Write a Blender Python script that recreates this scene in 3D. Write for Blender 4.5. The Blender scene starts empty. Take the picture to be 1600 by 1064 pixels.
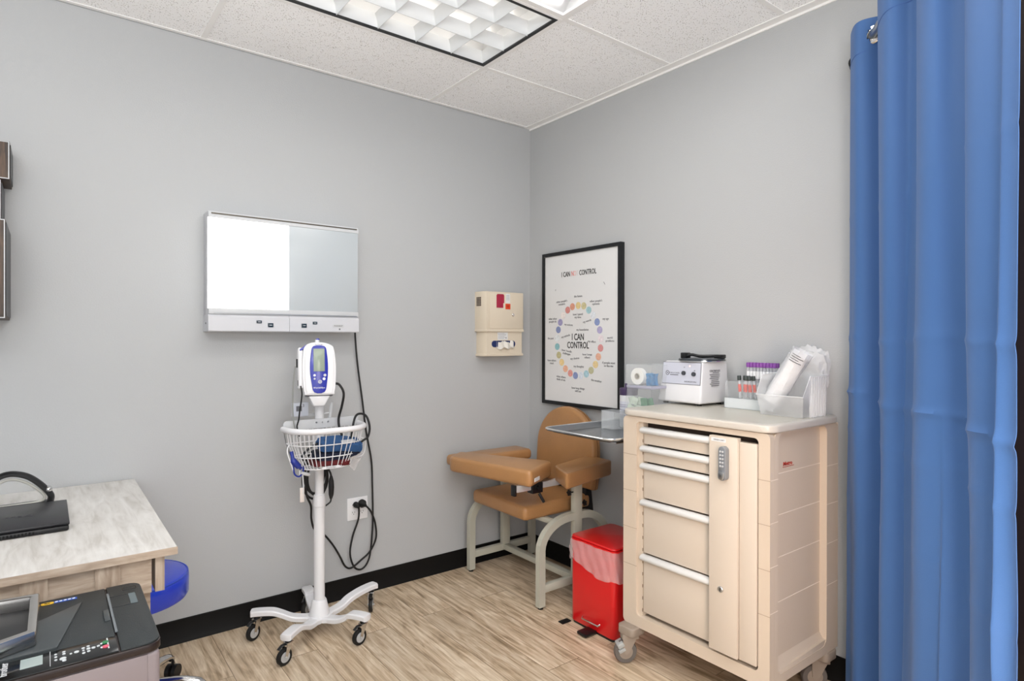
import bpy, bmesh, math, random
from mathutils import Vector, Matrix, Euler
random.seed(7)
SC = bpy.context.scene
COL = SC.collection
PI = math.pi
H = 2.814                                   # ceiling height

# ------------------------------------------------------------------ camera
cd = bpy.data.cameras.new('camera'); cam = bpy.data.objects.new('camera', cd); COL.objects.link(cam)
cd.sensor_width = 36.0; cd.sensor_fit = 'HORIZONTAL'; cd.lens = 947.38 * 36.0 / 1600.0
cd.clip_start = 0.02
FW = Vector((0.6096198, 0.7926894, -0.0026755)); RT = Vector((0.7926939, -0.6096177, 0.0016417)); UP = Vector((0.0003297, 0.0031217, 0.9999951))
m = Matrix((RT, UP, -FW)).transposed().to_4x4(); m.translation = Vector((-2.5797, -3.15973, 1.40744))
cam.matrix_world = m
SC.camera = cam

# ------------------------------------------------------------------ world, exposure
w = bpy.data.worlds.new('world'); SC.world = w; w.use_nodes = True
bg = w.node_tree.nodes['Background']; bg.inputs[0].default_value = (0.95, 0.97, 1.0, 1); bg.inputs[1].default_value = 0.70
SC.view_settings.view_transform = 'Standard'; SC.view_settings.look = 'None'
SC.view_settings.gamma = 1.0; SC.view_settings.exposure = -0.12; SC.view_settings.use_curve_mapping = False

# ------------------------------------------------------------------ ceiling light and added fills
def area(name, loc, rot, sx, sy, power, col=(1, 1, 1)):
    l = bpy.data.lights.new(name, 'AREA'); l.shape = 'RECTANGLE'; l.size = sx; l.size_y = sy; l.energy = power; l.color = col
    o = bpy.data.objects.new(name, l); COL.objects.link(o); o.location = loc; o.rotation_euler = rot
    return o
area('rear_cool_fill', (-2.9, -4.6, 1.5), Euler((math.radians(88), 0, math.radians(-28))), 2.6, 2.0, 30, (0.95, 0.98, 1.0))  # added broad cool fill behind the camera, source unseen
area('ceiling_area_light', (-1.39, -1.48, H + 0.03), Euler((0, 0, 0)), 1.1, 0.5, 16, (1.0, 0.98, 0.95))
area('ceiling_area_light', (-1.39, -3.31, H - 0.03), Euler((0, 0, 0)), 1.1, 0.5, 22, (1.0, 0.98, 0.95))  # added ceiling light out of view, no fixture built
area('warm_key_fill', (-2.15, -3.60, 1.45), Euler((math.radians(84), 0, math.radians(-48))), 0.7, 0.9, 17, (1.0, 0.90, 0.82))  # added warm key beside the camera, no doorway built
wl = area('warm_cart_fill', (-1.72, -3.22, .75), Euler((math.radians(90), 0, math.radians(-49))), 0.28, 1.0, 2.3, (1.0, 0.66, 0.48)); wl.data.spread = math.radians(70)  # added warm fill aimed at the cart side, source unseen
area('ceiling_fill', (-3.1, -4.0, 1.9), Euler((math.radians(180 - 12), 0, math.radians(30))), 1.3, 1.0, 150, (0.97, 0.98, 1.0))  # added upward fill to brighten the ceiling, no lamp built

# ------------------------------------------------------------------ materials
def lin(h):
    if isinstance(h, str):
        c = [int(h[i:i + 2], 16) / 255 for i in (0, 2, 4)]
        return tuple(x / 12.92 if x <= .04045 else ((x + .055) / 1.055) ** 2.4 for x in c)
    return h
def mat(name, col, rough=0.5, metal=0.0, bump=0.0, bscale=60.0, alpha=1.0, emit=None, es=0.0, trans=0.0, ior=1.45, coat=0.0, var=0.0, vscale=8.0, spec=None):
    M = bpy.data.materials.new(name); M.use_nodes = True; nt = M.node_tree; b = nt.nodes['Principled BSDF']
    c = lin(col); b.inputs['Base Color'].default_value = (*c, 1); b.inputs['Roughness'].default_value = rough; b.inputs['Metallic'].default_value = metal
    b.inputs['Alpha'].default_value = alpha; b.inputs['IOR'].default_value = ior; b.inputs['Transmission Weight'].default_value = trans
    b.inputs['Coat Weight'].default_value = coat
    if spec is not None: b.inputs['Specular IOR Level'].default_value = spec
    if emit: b.inputs['Emission Color'].default_value = (*lin(emit), 1); b.inputs['Emission Strength'].default_value = es
    tc = nt.nodes.new('ShaderNodeTexCoord')
    if bump:
        n = nt.nodes.new('ShaderNodeTexNoise'); n.inputs['Scale'].default_value = bscale; n.inputs['Detail'].default_value = 3
        nt.links.new(tc.outputs['Object'], n.inputs['Vector'])
        bp = nt.nodes.new('ShaderNodeBump'); bp.inputs['Strength'].default_value = bump; bp.inputs['Distance'].default_value = 0.01
        nt.links.new(n.outputs['Fac'], bp.inputs['Height']); nt.links.new(bp.outputs['Normal'], b.inputs['Normal'])
    if var:
        n2 = nt.nodes.new('ShaderNodeTexNoise'); n2.inputs['Scale'].default_value = vscale; n2.inputs['Detail'].default_value = 4
        nt.links.new(tc.outputs['Object'], n2.inputs['Vector'])
        r = nt.nodes.new('ShaderNodeValToRGB'); nt.links.new(n2.outputs['Fac'], r.inputs[0])
        r.color_ramp.elements[0].position = .3; r.color_ramp.elements[1].position = .7
        r.color_ramp.elements[0].color = (*[x * (1 - var) for x in c], 1); r.color_ramp.elements[1].color = (*[min(1, x * (1 + var)) for x in c], 1)
        nt.links.new(r.outputs[0], b.inputs['Base Color'])
    return M

def wood(name, dark, mid, light, axis='y', plank=None, rough=0.5, stretch=18.0, scale=1.0, bump=0.12, seam=0.55, blotch=0.0):
    M = bpy.data.materials.new(name); M.use_nodes = True; nt = M.node_tree; N = nt.nodes; L = nt.links; b = N['Principled BSDF']
    b.inputs['Roughness'].default_value = rough
    tc = N.new('ShaderNodeTexCoord'); sep = N.new('ShaderNodeSeparateXYZ'); L.new(tc.outputs['Object'], sep.inputs[0])
    cmb = N.new('ShaderNodeCombineXYZ')
    o = {'x': ('X', 'Y', 'Z'), 'y': ('Y', 'X', 'Z'), 'z': ('Z', 'X', 'Y')}[axis]
    for i, k in enumerate(o): L.new(sep.outputs[k], cmb.inputs[i])
    vec = cmb.outputs[0]
    br = None
    if plank:
        br = N.new('ShaderNodeTexBrick'); br.inputs['Scale'].default_value = 1.0
        br.inputs['Brick Width'].default_value = plank[0]; br.inputs['Row Height'].default_value = plank[1]
        br.inputs['Mortar Size'].default_value = 0.0016; br.inputs['Mortar Smooth'].default_value = 0.2; br.inputs['Bias'].default_value = 0
        br.offset = 0.37; br.inputs['Color1'].default_value = (0, 0, 0, 1); br.inputs['Color2'].default_value = (1, 1, 1, 1); br.inputs['Mortar'].default_value = (0.5, .5, .5, 1)
        L.new(vec, br.inputs['Vector'])
        add = N.new('ShaderNodeVectorMath'); add.operation = 'MULTIPLY_ADD'; add.inputs[1].default_value = (7.3, 3.1, 5.7)
        L.new(br.outputs['Color'], add.inputs[0]); L.new(vec, add.inputs[2]); vec = add.outputs[0]
    mp = N.new('ShaderNodeMapping'); mp.inputs['Scale'].default_value = (scale, scale * stretch, scale * stretch); L.new(vec, mp.inputs[0])
    n1 = N.new('ShaderNodeTexNoise'); n1.inputs['Scale'].default_value = 1.6; n1.inputs['Detail'].default_value = 9; n1.inputs['Roughness'].default_value = 0.62; n1.inputs['Distortion'].default_value = 0.7
    L.new(mp.outputs[0], n1.inputs['Vector'])
    mp2 = N.new('ShaderNodeMapping'); mp2.inputs['Scale'].default_value = (scale * 1.0, scale * 4.5, scale * 4.5); L.new(vec, mp2.inputs[0])
    n2 = N.new('ShaderNodeTexNoise'); n2.inputs['Scale'].default_value = 2.0; n2.inputs['Detail'].default_value = 4; n2.inputs['Distortion'].default_value = 1.5; L.new(mp2.outputs[0], n2.inputs['Vector'])
    mx = N.new('ShaderNodeMath'); mx.operation = 'MULTIPLY_ADD'; mx.inputs[1].default_value = 0.55
    mu = N.new('ShaderNodeMath'); mu.operation = 'MULTIPLY'; mu.inputs[1].default_value = 0.45; L.new(n2.outputs['Fac'], mu.inputs[0])
    L.new(n1.outputs['Fac'], mx.inputs[0]); L.new(mu.outputs[0], mx.inputs[2])
    r = N.new('ShaderNodeValToRGB'); L.new(mx.outputs[0], r.inputs[0]); cr = r.color_ramp
    cr.elements[0].position = 0.36; cr.elements[0].color = (*lin(dark), 1); cr.elements[1].position = 0.64; cr.elements[1].color = (*lin(light), 1)
    e = cr.elements.new(0.48); e.color = (*lin(mid), 1)
    out = r.outputs[0]
    if plank:
        hs = N.new('ShaderNodeHueSaturation'); ma = N.new('ShaderNodeMapRange'); ma.inputs[3].default_value = 0.90; ma.inputs[4].default_value = 1.10
        L.new(br.outputs['Color'], ma.inputs[0]); L.new(ma.outputs[0], hs.inputs['Value']); L.new(out, hs.inputs['Color'])
        mixn = N.new('ShaderNodeMix'); mixn.data_type = 'RGBA'; L.new(hs.outputs[0], mixn.inputs[6]); mixn.inputs[7].default_value = (*[x * seam for x in lin(dark)], 1)
        L.new(br.outputs['Fac'], mixn.inputs[0]); out = mixn.outputs[2]
    L.new(out, b.inputs['Base Color'])
    bp = N.new('ShaderNodeBump'); bp.inputs['Strength'].default_value = bump; bp.inputs['Distance'].default_value = 0.004; L.new(n1.outputs['Fac'], bp.inputs['Height']); L.new(bp.outputs[0], b.inputs['Normal'])
    return M

MW = mat('wall_paint', 'b6b8b9', .62, bump=.10, bscale=150)
MC = mat('tile_white', 'e6e5e2', .8)
def tile_material():
    M = bpy.data.materials.new('ceiling_tile'); M.use_nodes = True; nt = M.node_tree; N = nt.nodes; L = nt.links; b = N['Principled BSDF']; b.inputs['Roughness'].default_value = .9
    tc = N.new('ShaderNodeTexCoord')
    v = N.new('ShaderNodeTexVoronoi'); v.inputs['Scale'].default_value = 120; v.inputs['Randomness'].default_value = 1; L.new(tc.outputs['Object'], v.inputs['Vector'])
    n = N.new('ShaderNodeTexNoise'); n.inputs['Scale'].default_value = 28; n.inputs['Detail'].default_value = 2; L.new(tc.outputs['Object'], n.inputs['Vector'])
    ml = N.new('ShaderNodeMath'); ml.operation = 'MULTIPLY'; ml.inputs[1].default_value = 0.42; L.new(n.outputs['Fac'], ml.inputs[0])
    lt = N.new('ShaderNodeMath'); lt.operation = 'SUBTRACT'; L.new(v.outputs['Distance'], lt.inputs[0]); L.new(ml.outputs[0], lt.inputs[1])
    r = N.new('ShaderNodeValToRGB'); L.new(lt.outputs[0], r.inputs[0]); cr = r.color_ramp
    cr.elements[0].position = 0.0; cr.elements[0].color = (*lin('c2c1bd'), 1); cr.elements[1].position = 0.07; cr.elements[1].color = (*lin('ffffff'), 1)
    L.new(r.outputs[0], b.inputs['Base Color'])
    bp = N.new('ShaderNodeBump'); bp.inputs['Strength'].default_value = .3; bp.inputs['Distance'].default_value = .003; L.new(lt.outputs[0], bp.inputs['Height']); L.new(bp.outputs[0], b.inputs['Normal'])
    return M
MTILE = tile_material()
MGRID = mat('grid_white', 'f6f5f3', .5)
MFLOOR = wood('oak_floor_planks', '8f7a60', 'bfa98d', 'e0d0b8', 'y', (1.22, 0.178), rough=.42, stretch=20, scale=1.9, bump=.1, seam=.8)
MBASE = mat('black_baseboard_vinyl', '0e0d0c', .55, spec=.25)
MWHITE = mat('white_plastic', 'e9e9ea', .35)
MWHITE2 = mat('white_enamel', 'e2e2e4', .3, coat=.3)
MLGREY = mat('light_grey_plastic', 'c6c8ca', .4)
MBLACK = mat('black_plastic', '121315', .35)
MRUB = mat('black_rubber', '141414', .6)
MCHROME = mat('chrome', 'd8d8d8', .12, 1.0)
MSTEEL = mat('brushed_steel', 'b4b6b8', .28, 1.0, bump=.05, bscale=200)
MCREAM = mat('cream_plastic', 'd8ccb8', .45, bump=.04, bscale=200)
MBEIGE = mat('cart_beige', 'ccbdab', .42, bump=.03, bscale=150)
MBEIGED = mat('cart_beige_drawer', 'd0c4b5', .38)
MCTOP = mat('cart_top_grey', 'c8c2b8', .3, bump=.03, bscale=300)
MHAND = mat('drawer_pull_white', 'd2d2d0', .3)
MTAUPE = mat('taupe_plastic', '978a7d', .5)
MVINYL = mat('tan_vinyl', 'a87c50', .34, bump=.12, bscale=120, var=.08, vscale=5, coat=.15)
MCHF = mat('chair_grey_enamel', 'b9b8aa', .38, var=.04)
MRED = mat('red_plastic', 'd3161a', .28, coat=.3)
MLINER = mat('clear_liner_film', 'f3e6e6', .25, alpha=.32, bump=.6, bscale=25)
MCLEAR = mat('clear_acrylic', 'eef3f4', .08, alpha=.10)
MCLEAR2 = mat('frosted_clear_plastic', 'f3f5f6', .3, alpha=.36)
MBAG = mat('milky_plastic_film', 'e4e6e8', .28, alpha=.50, bump=1.0, bscale=30)
MBLUE = mat('device_blue', '1f2a9c', .3, coat=.3)
MLCD = mat('lcd_grey_green', '8f9c8c', .2)
MSTOOL = mat('blue_vinyl', '1a3cc4', .3, coat=.4, bump=.05, bscale=150)
MDESK = wood('whitewashed_oak_top', 'bdb9b2', 'cecbc6', 'dcdad6', 'y', None, rough=.5, stretch=10, scale=2.2, bump=.08)
MDESK2 = wood('oak_board_side', '8d7b69', 'aa9886', 'c2b3a2', 'x', None, rough=.55, stretch=12, scale=3, bump=.12)
MDESK3 = wood('oak_board_upright', '8d7b69', 'a89684', 'c0b1a0', 'z', None, rough=.55, stretch=12, scale=3, bump=.12)
MDWOOD = wood('dark_walnut', '1c1410', '3a2a1c', '5c4430', 'z', None, rough=.5, stretch=12, scale=3, bump=.1)
MPRT = mat('printer_black', '22282a', .38, bump=.25, bscale=500)
MPRG = mat('printer_grey', '84797a', .45)
MGLASSG = mat('printer_gloss_black', '0c0e0f', .12)
MPAPER = mat('poster_paper', 'dfe0e0', .35)
MINK = mat('ink_black', '1d1d1f', .6)
MINK2 = mat('ink_grey', '6d6d72', .6)
MCURT = mat('blue_curtain_satin', '4069a2', .6, bump=.05, bscale=400)
MCURT.node_tree.nodes['Principled BSDF'].inputs['Sheen Weight'].default_value = .08
MLENS = mat('lamp_lens', 'ffffff', .4, emit='ffffff', es=4.0)
MTUBE = mat('lamp_tube', 'ffffff', .4, emit='fffaf2', es=3)
MREFL = mat('white_reflector', 'e8e8e8', .3)
MLOUV = mat('louver_satin_aluminium', 'dcdedf', .4, .25)
MXLIT = mat('viewer_panel_lit', 'ffffff', .5, emit='ffffff', es=3.5)
MXOFF = mat('viewer_panel_frosted', 'b9c0c4', .25)
MCUP = mat('foam_cup_white', 'f4f4f2', .5)

# ------------------------------------------------------------------ mesh helpers (world coordinates in, local meshes out)
WM = {}
def root(name, label, cat, loc=(0, 0, 0), rz=0.0, group=None):
    o = bpy.data.objects.new(name, None); COL.objects.link(o); o.empty_display_size = .05
    o.location = loc; o.rotation_euler = (0, 0, rz); WM[o.name] = Matrix.Translation(Vector(loc)) @ Matrix.Rotation(rz, 4, 'Z')
    o['label'] = label; o['category'] = cat
    if group: o['group'] = group
    return o
def obj(name, bm, mats, parent=None, label=None, cat=None, group=None, kind=None, smooth=True, local=False):
    """link a bmesh as ONE object; its coordinates are world ones unless local"""
    me = bpy.data.meshes.new(name)
    if not isinstance(mats, (list, tuple)): mats = [mats]
    bmesh.ops.recalc_face_normals(bm, faces=bm.faces) if kind != 'keep' else None
    if parent is not None:
        W = WM[parent.name]
        if not local: bm.transform(W.inverted())
    else:
        vs = [v.co for v in bm.verts]
        c = Vector(((min(v.x for v in vs) + max(v.x for v in vs)) / 2, (min(v.y for v in vs) + max(v.y for v in vs)) / 2, min(v.z for v in vs)))
        if kind != 'structure': bm.transform(Matrix.Translation(-c))
        else: c = Vector((0, 0, 0))
        W = Matrix.Translation(c)
    bm.to_mesh(me); bm.free()
    for mm in mats: me.materials.append(mm)
    if smooth:
        for p in me.polygons: p.use_smooth = True
        try: me.set_sharp_from_angle(angle=math.radians(38))
        except Exception: pass
    o = bpy.data.objects.new(name, me); COL.objects.link(o)
    if parent is not None: o.parent = parent
    else: o.location = W.translation
    WM[o.name] = W
    if label: o['label'] = label
    if cat: o['category'] = cat
    if group: o['group'] = group
    if kind and kind != 'keep': o['kind'] = kind
    return o
def B(): return bmesh.new()
def merge(bm, src, mi=0, mtx=None):
    if mtx is not None: src.transform(mtx)
    me = bpy.data.meshes.new('tmp'); 
    for f in src.faces: f.material_index = mi
    src.to_mesh(me); src.free(); bm.from_mesh(me); bpy.data.meshes.remove(me)
    return bm
def box(bm, x0, x1, y0, y1, z0, z1, bev=0.0, seg=2, mi=0, mtx=None):
    s = B(); bmesh.ops.create_cube(s, size=1)
    for v in s.verts: v.co = Vector(((x0 + x1) / 2 + v.co.x * abs(x1 - x0), (y0 + y1) / 2 + v.co.y * abs(y1 - y0), (z0 + z1) / 2 + v.co.z * abs(z1 - z0)))
    if bev: bmesh.ops.bevel(s, geom=s.edges[:], offset=bev, segments=seg, profile=.5, affect='EDGES', clamp_overlap=True)
    return merge(bm, s, mi, mtx)
def hexa(bm, pts, bev=0.0, seg=2, mi=0):
    """8 points: bottom ring of four then top ring"""
    s = B(); v = [s.verts.new(p) for p in pts]
    for f in ((3, 2, 1, 0), (4, 5, 6, 7), (0, 1, 5, 4), (1, 2, 6, 5), (2, 3, 7, 6), (3, 0, 4, 7)): s.faces.new([v[i] for i in f])
    bmesh.ops.recalc_face_normals(s, faces=s.faces)
    if bev: bmesh.ops.bevel(s, geom=s.edges[:], offset=bev, segments=seg, profile=.5, affect='EDGES', clamp_overlap=True)
    return merge(bm, s, mi)
def rrect(x0, x1, y0, y1, r, n=6):
    P = []
    for cx, cy, a in ((x1 - r, y1 - r, 0), (x0 + r, y1 - r, 90), (x0 + r, y0 + r, 180), (x1 - r, y0 + r, 270)):
        for i in range(n + 1):
            t = math.radians(a + 90 * i / n); P.append((cx + r * math.cos(t), cy + r * math.sin(t)))
    return P
def prism(bm, pts, a, b, axis='z', bev=0.0, seg=2, mi=0, mtx=None):
    """2D outline extruded from a to b along an axis. axis x: pts=(y,z); y: pts=(x,z); z: pts=(x,y)"""
    s = B()
    def P(p, t):
        return {'z': (p[0], p[1], t), 'y': (p[0], t, p[1]), 'x': (t, p[0], p[1])}[axis]
    lo = [s.verts.new(P(p, a)) for p in pts]; hi = [s.verts.new(P(p, b)) for p in pts]
    n = len(pts); f1 = s.faces.new(lo[::-1]); f2 = s.faces.new(hi)
    for i in range(n): s.faces.new((lo[i], lo[(i + 1) % n], hi[(i + 1) % n], hi[i]))
    bmesh.ops.recalc_face_normals(s, faces=s.faces)
    if bev:
        e = [e for e in s.edges if (e.verts[0] in lo and e.verts[1] in lo) or (e.verts[0] in hi and e.verts[1] in hi)]
        bmesh.ops.bevel(s, geom=e, offset=bev, segments=seg, profile=.5, affect='EDGES', clamp_overlap=True)
    return merge(bm, s, mi, mtx)
def ring_prism(bm, outer, inner, a, b, axis='z', mi=0, mtx=None):
    s = B()
    def P(p, t): return {'z': (p[0], p[1], t), 'y': (p[0], t, p[1]), 'x': (t, p[0], p[1])}[axis]
    n = len(outer); V = [[s.verts.new(P(p, t)) for p in q] for q in (outer, inner) for t in (a, b)]
    ol, oh, il, ih = V
    for i in range(n):
        j = (i + 1) % n
        s.faces.new((ol[i], ol[j], oh[j], oh[i])); s.faces.new((il[j], il[i], ih[i], ih[j]))
        s.faces.new((oh[i], oh[j], ih[j], ih[i])); s.faces.new((ol[j], ol[i], il[i], il[j]))
    return merge(bm, s, mi, mtx)
def catmull(P, n=6, closed=False):
    P = [Vector(p) for p in P]; out = []; N = len(P)
    rng = range(N) if closed else range(N - 1)
    for i in rng:
        if closed: p0, p1, p2, p3 = P[(i - 1) % N], P[i], P[(i + 1) % N], P[(i + 2) % N]
        else: p0, p1, p2, p3 = P[max(i - 1, 0)], P[i], P[i + 1], P[min(i + 2, N - 1)]
        for k in range(n):
            t = k / n; out.append(.5 * ((2 * p1) + (-p0 + p2) * t + (2 * p0 - 5 * p1 + 4 * p2 - p3) * t * t + (-p0 + 3 * p1 - 3 * p2 + p3) * t ** 3))
    if not closed: out.append(P[-1])
    return out
def tube(bm, P, r, seg=8, mi=0, closed=False, smoothn=0, ry=None, caps=True, up=None):
    """round (or elliptic/rectangular via seg=4) tube along points; r may be a list"""
    if smoothn: P = catmull(P, smoothn, closed)
    P = [Vector(p) for p in P]; n = len(P)
    rr = r if isinstance(r, (list, tuple)) else [r] * n
    if len(rr) != n: rr = [rr[min(int(i * len(rr) / n), len(rr) - 1)] for i in range(n)]
    s = B(); rings = []; pu = None
    for i in range(n):
        if closed: d = P[(i + 1) % n] - P[(i - 1) % n]
        else: d = P[min(i + 1, n - 1)] - P[max(i - 1, 0)]
        d.normalize()
        if up is not None: u = Vector(up) - d * Vector(up).dot(d)
        elif pu is None:
            u = Vector((0, 0, 1)) if abs(d.z) < .9 else Vector((1, 0, 0)); u = u - d * u.dot(d)
        else: u = pu - d * pu.dot(d)
        u.normalize(); pu = u; v = d.cross(u)
        a, b_ = rr[i], (ry if ry is not None else rr[i])
        ring = []
        for k in range(seg):
            t = 2 * PI * (k + (.5 if seg == 4 else 0)) / seg; f = math.sqrt(2) if seg == 4 else 1
            ring.append(s.verts.new(P[i] + u * math.cos(t) * a * f + v * math.sin(t) * b_ * f))
        rings.append(ring)
    for i in range(n if closed else n - 1):
        A, C = rings[i], rings[(i + 1) % n]
        for k in range(seg): s.faces.new((A[k], A[(k + 1) % seg], C[(k + 1) % seg], C[k]))
    if caps and not closed: s.faces.new(rings[0][::-1]); s.faces.new(rings[-1])
    return merge(bm, s, mi)
def lathe(bm, prof, c=(0, 0, 0), seg=24, mi=0, mtx=None):
    """profile [(r,z)] around the vertical axis through c"""
    s = B(); rings = []
    for r, z in prof:
        rings.append([s.verts.new((c[0] + max(r, 1e-5) * math.cos(2 * PI * k / seg), c[1] + max(r, 1e-5) * math.sin(2 * PI * k / seg), c[2] + z)) for k in range(seg)])
    for i in range(len(rings) - 1):
        for k in range(seg): s.faces.new((rings[i][k], rings[i][(k + 1) % seg], rings[i + 1][(k + 1) % seg], rings[i + 1][k]))
    s.faces.new(rings[0][::-1]); s.faces.new(rings[-1])
    bmesh.ops.remove_doubles(s, verts=s.verts, dist=1e-5)
    return merge(bm, s, mi, mtx)
def align(p, d):
    """matrix that puts local z along d at p"""
    return Matrix.Translation(Vector(p)) @ Vector(d).to_track_quat('Z', 'Y').to_matrix().to_4x4()
def cyl(bm, p0, p1, r, seg=16, mi=0, bev=0.0):
    p0 = Vector(p0); p1 = Vector(p1); L = (p1 - p0).length; M_ = align(p0, p1 - p0)
    prof = [(r, 0), (r, L)] if not bev else [(r - bev, 0), (r, bev), (r, L - bev), (r - bev, L)]
    return lathe(bm, prof, seg=seg, mi=mi, mtx=M_)
def sphere(bm, c, r, sx=1, sy=1, sz=1, seg=14, mi=0, rot=None):
    s = B(); bmesh.ops.create_uvsphere(s, u_segments=seg, v_segments=seg // 2 + 2, radius=r)
    M_ = Matrix.Diagonal((sx, sy, sz, 1))
    if rot is not None: M_ = rot @ M_
    return merge(bm, s, mi, Matrix.Translation(Vector(c)) @ M_)
FX = Matrix(((0, 0, -1), (-1, 0, 0), (0, 1, 0)))      # text on the wall x = 0, read facing +x
FY = Matrix(((1, 0, 0), (0, 0, -1), (0, 1, 0)))       # text on the wall y = 0, read facing +y
FZ = Matrix(((1, 0, 0), (0, 1, 0), (0, 0, 1)))        # text lying flat, read from -y
def text(bm, s, pos, size, face=FX, sx=1.0, mi=0, depth=.0004, rot=0.0, spacing=.9, off=0.0):
    cu = bpy.data.curves.new('t', 'FONT'); cu.body = s; cu.size = size; cu.extrude = depth; cu.align_x = 'CENTER'; cu.align_y = 'CENTER'; cu.space_line = spacing; cu.resolution_u = 2; cu.offset = off
    ob = bpy.data.objects.new('t', cu); COL.objects.link(ob)
    dg = bpy.context.evaluated_depsgraph_get(); me = bpy.data.meshes.new_from_object(ob.evaluated_get(dg))
    me.transform(Matrix.Translation(Vector(pos)) @ face.to_4x4() @ Matrix.Rotation(rot, 4, 'Z') @ Matrix.Diagonal((sx, 1, 1, 1)))
    t = B(); t.from_mesh(me); merge(bm, t, mi)
    bpy.data.objects.remove(ob); bpy.data.curves.remove(cu); bpy.data.meshes.remove(me)
    return bm
def copy_tree(o, parent=None):
    c = o.copy(); COL.objects.link(c)
    if parent is not None: c.parent = parent
    WM[c.name] = WM.get(o.name, Matrix())
    for ch in list(o.children): copy_tree(ch, c)
    return c

# ================================================================== THE SETTING
bm = B(); box(bm, -4.2, .1, -4.6, .1, -.06, 0); obj('floor', bm, MFLOOR, kind='structure', smooth=False)
bm = B(); box(bm, -4.2, .1, 0, .1, 0, H + .2); obj('wall_back', bm, MW, kind='structure', smooth=False)
bm = B(); box(bm, 0, .1, -4.6, 0, 0, H + .2); obj('wall_right', bm, MW, kind='structure', smooth=False)
def baseboard(name, outline_axis):
    b = B(); pr = [(0, 0), (.016, 0), (.013, .010), (.006, .020), (.005, .104), (.0, .108)]
    if outline_axis == 'x': prism(b, [(-p[0], p[1]) for p in pr], -4.2, 0.0, 'x')
    else: prism(b, [(-p[0], p[1]) for p in pr], -2.5, -.0, 'y')
    return obj(name, b, MBASE, kind='structure')
baseboard('baseboard_back', 'x'); baseboard('baseboard_right', 'y')
# suspended ceiling: grid lines
GX = [-.774 - 1.2192 * k for k in range(4)]; GY = [-.570 - .6096 * k for k in range(8)]
xs = [0] + GX; ys = [0] + GY
lamp_cells = {(1, 1), (1, 2), (1, 5)}  # last cell: out of view, left open at the added light
b = B()
for i in range(len(xs) - 1):
    for j in range(len(ys) - 1):
        if (i, j) in lamp_cells: continue
        g = .011
        box(b, xs[i + 1] + g, xs[i] - g, ys[j + 1] + g, ys[j] - g, H + .004, H + .02)
obj('ceiling', b, MTILE, kind='structure', smooth=False)
b = B()
for x in GX: box(b, x - .012, x + .012, -4.8, 0, H, H + .006); box(b, x - .004, x + .004, -4.8, 0, H + .006, H + .035)
for y in GY:
    box(b, -4.4, 0, y - .012, y + .012, H + .0004, H + .0064); box(b, -4.4, 0, y - .004, y + .004, H + .0064, H + .034)
obj('trim_1', b, MGRID, kind='structure', smooth=False)
b = B(); box(b, -4.2, 0, -.024, 0, H - .001, H + .003); box(b, -4.2, 0, -.003, 0, H - .001, H + .03)
obj('trim_2', b, MGRID, kind='structure', smooth=False)
b = B(); box(b, -.05, 0, -4.6, -.0, H - .002, H + .003); box(b, -.006, 0, -4.6, 0, H - .012, H + .003)
obj('trim_3', b, MGRID, kind='structure', smooth=False)
# dark door frame beyond the curtain
b = B(); box(b, -.06, 0, -2.80, -2.52, 0, H - .03, .004); obj('door_1', b, mat('dark_door_frame', '1d1413', .4), kind='structure')

# ================================================================== CEILING LAMPS
def louver_lamp():
    x1, x0 = -.790, -1.978; y1, y0 = -.586, -1.164
    r = root('ceiling_light', 'recessed ceiling troffer with a silver square-cell louver and thin black border', 'ceiling light', ((x0 + x1) / 2, (y0 + y1) / 2, H))
    b = B(); o_ = rrect(x0 - .012, x1 + .012, y0 - .012, y1 + .012, .001, 1); i_ = rrect(x0, x1, y0, y1, .001, 1); ring_prism(b, o_, i_, H - .003, H + .004); obj('frame', b, MGRID, r, smooth=False)
    b = B(); ring_prism(b, rrect(x0, x1, y0, y1, .001, 1), rrect(x0 + .017, x1 - .017, y0 + .017, y1 - .017, .001, 1), H - .0025, H + .004); obj('black_border', b, MBLACK, r, smooth=False)
    b = B(); box(b, x0, x1, y0, y1, H + .125, H + .135)
    for a_, c_ in (((x0, y0), (x1, y0 + .004)), ((x0, y1 - .004), (x1, y1)), ((x0, y0), (x0 + .004, y1)), ((x1 - .004, y0), (x1, y1))): box(b, a_[0], c_[0], a_[1], c_[1], H + .005, H + .13)
    obj('housing', b, MREFL, r, smooth=False)
    ex0, ex1, ey0, ey1 = x0 + .012, x1 - .012, y0 + .012, y1 - .012
    b = B(); nx, ny = 6, 3; dx = (ex1 - ex0) / nx; dy = (ey1 - ey0) / ny
    def blade(fixed, a0, a1, ax, half=False):
        # parabolic blade: thin at the bottom edge, wide at the top
        pr = [(0.0012, 0), (.004, .02), (.011, .04), (.022, .058)]
        pts = [(-p[0], p[1]) for p in pr[::-1]] + [(p[0], p[1]) for p in pr]
        pts = [(fixed + p[0], H - .001 + p[1]) for p in pts]
        prism(b, pts, a0, a1, 'x' if ax == 'x' else 'y')
    for j in range(1, ny): blade(ey0 + j * dy, ex0, ex1, 'x')
    for i in range(1, nx): blade(ex0 + i * dx, ey0, ey1, 'y')
    for (fx, s_) in ((ex0, 1), (ex1, -1)): prism(b, [(fx, H), (fx + s_ * .002, H), (fx + s_ * .02, H + .058), (fx, H + .058)], ey0, ey1, 'y')
    for (fy, s_) in ((ey0, 1), (ey1, -1)): prism(b, [(fy, H), (fy + s_ * .002, H), (fy + s_ * .02, H + .058), (fy, H + .058)], ex0, ex1, 'x')
    obj('louver', b, MLOUV, r)
    for j in range(3):
        b = B(); yy = ey0 + (j + .5) * dy; cyl(b, (ex0 + .02, yy, H + .095), (ex1 - .02, yy, H + .095), .014, 12); obj('lamp_tube', b, MTUBE, r)
louver_lamp()
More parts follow.
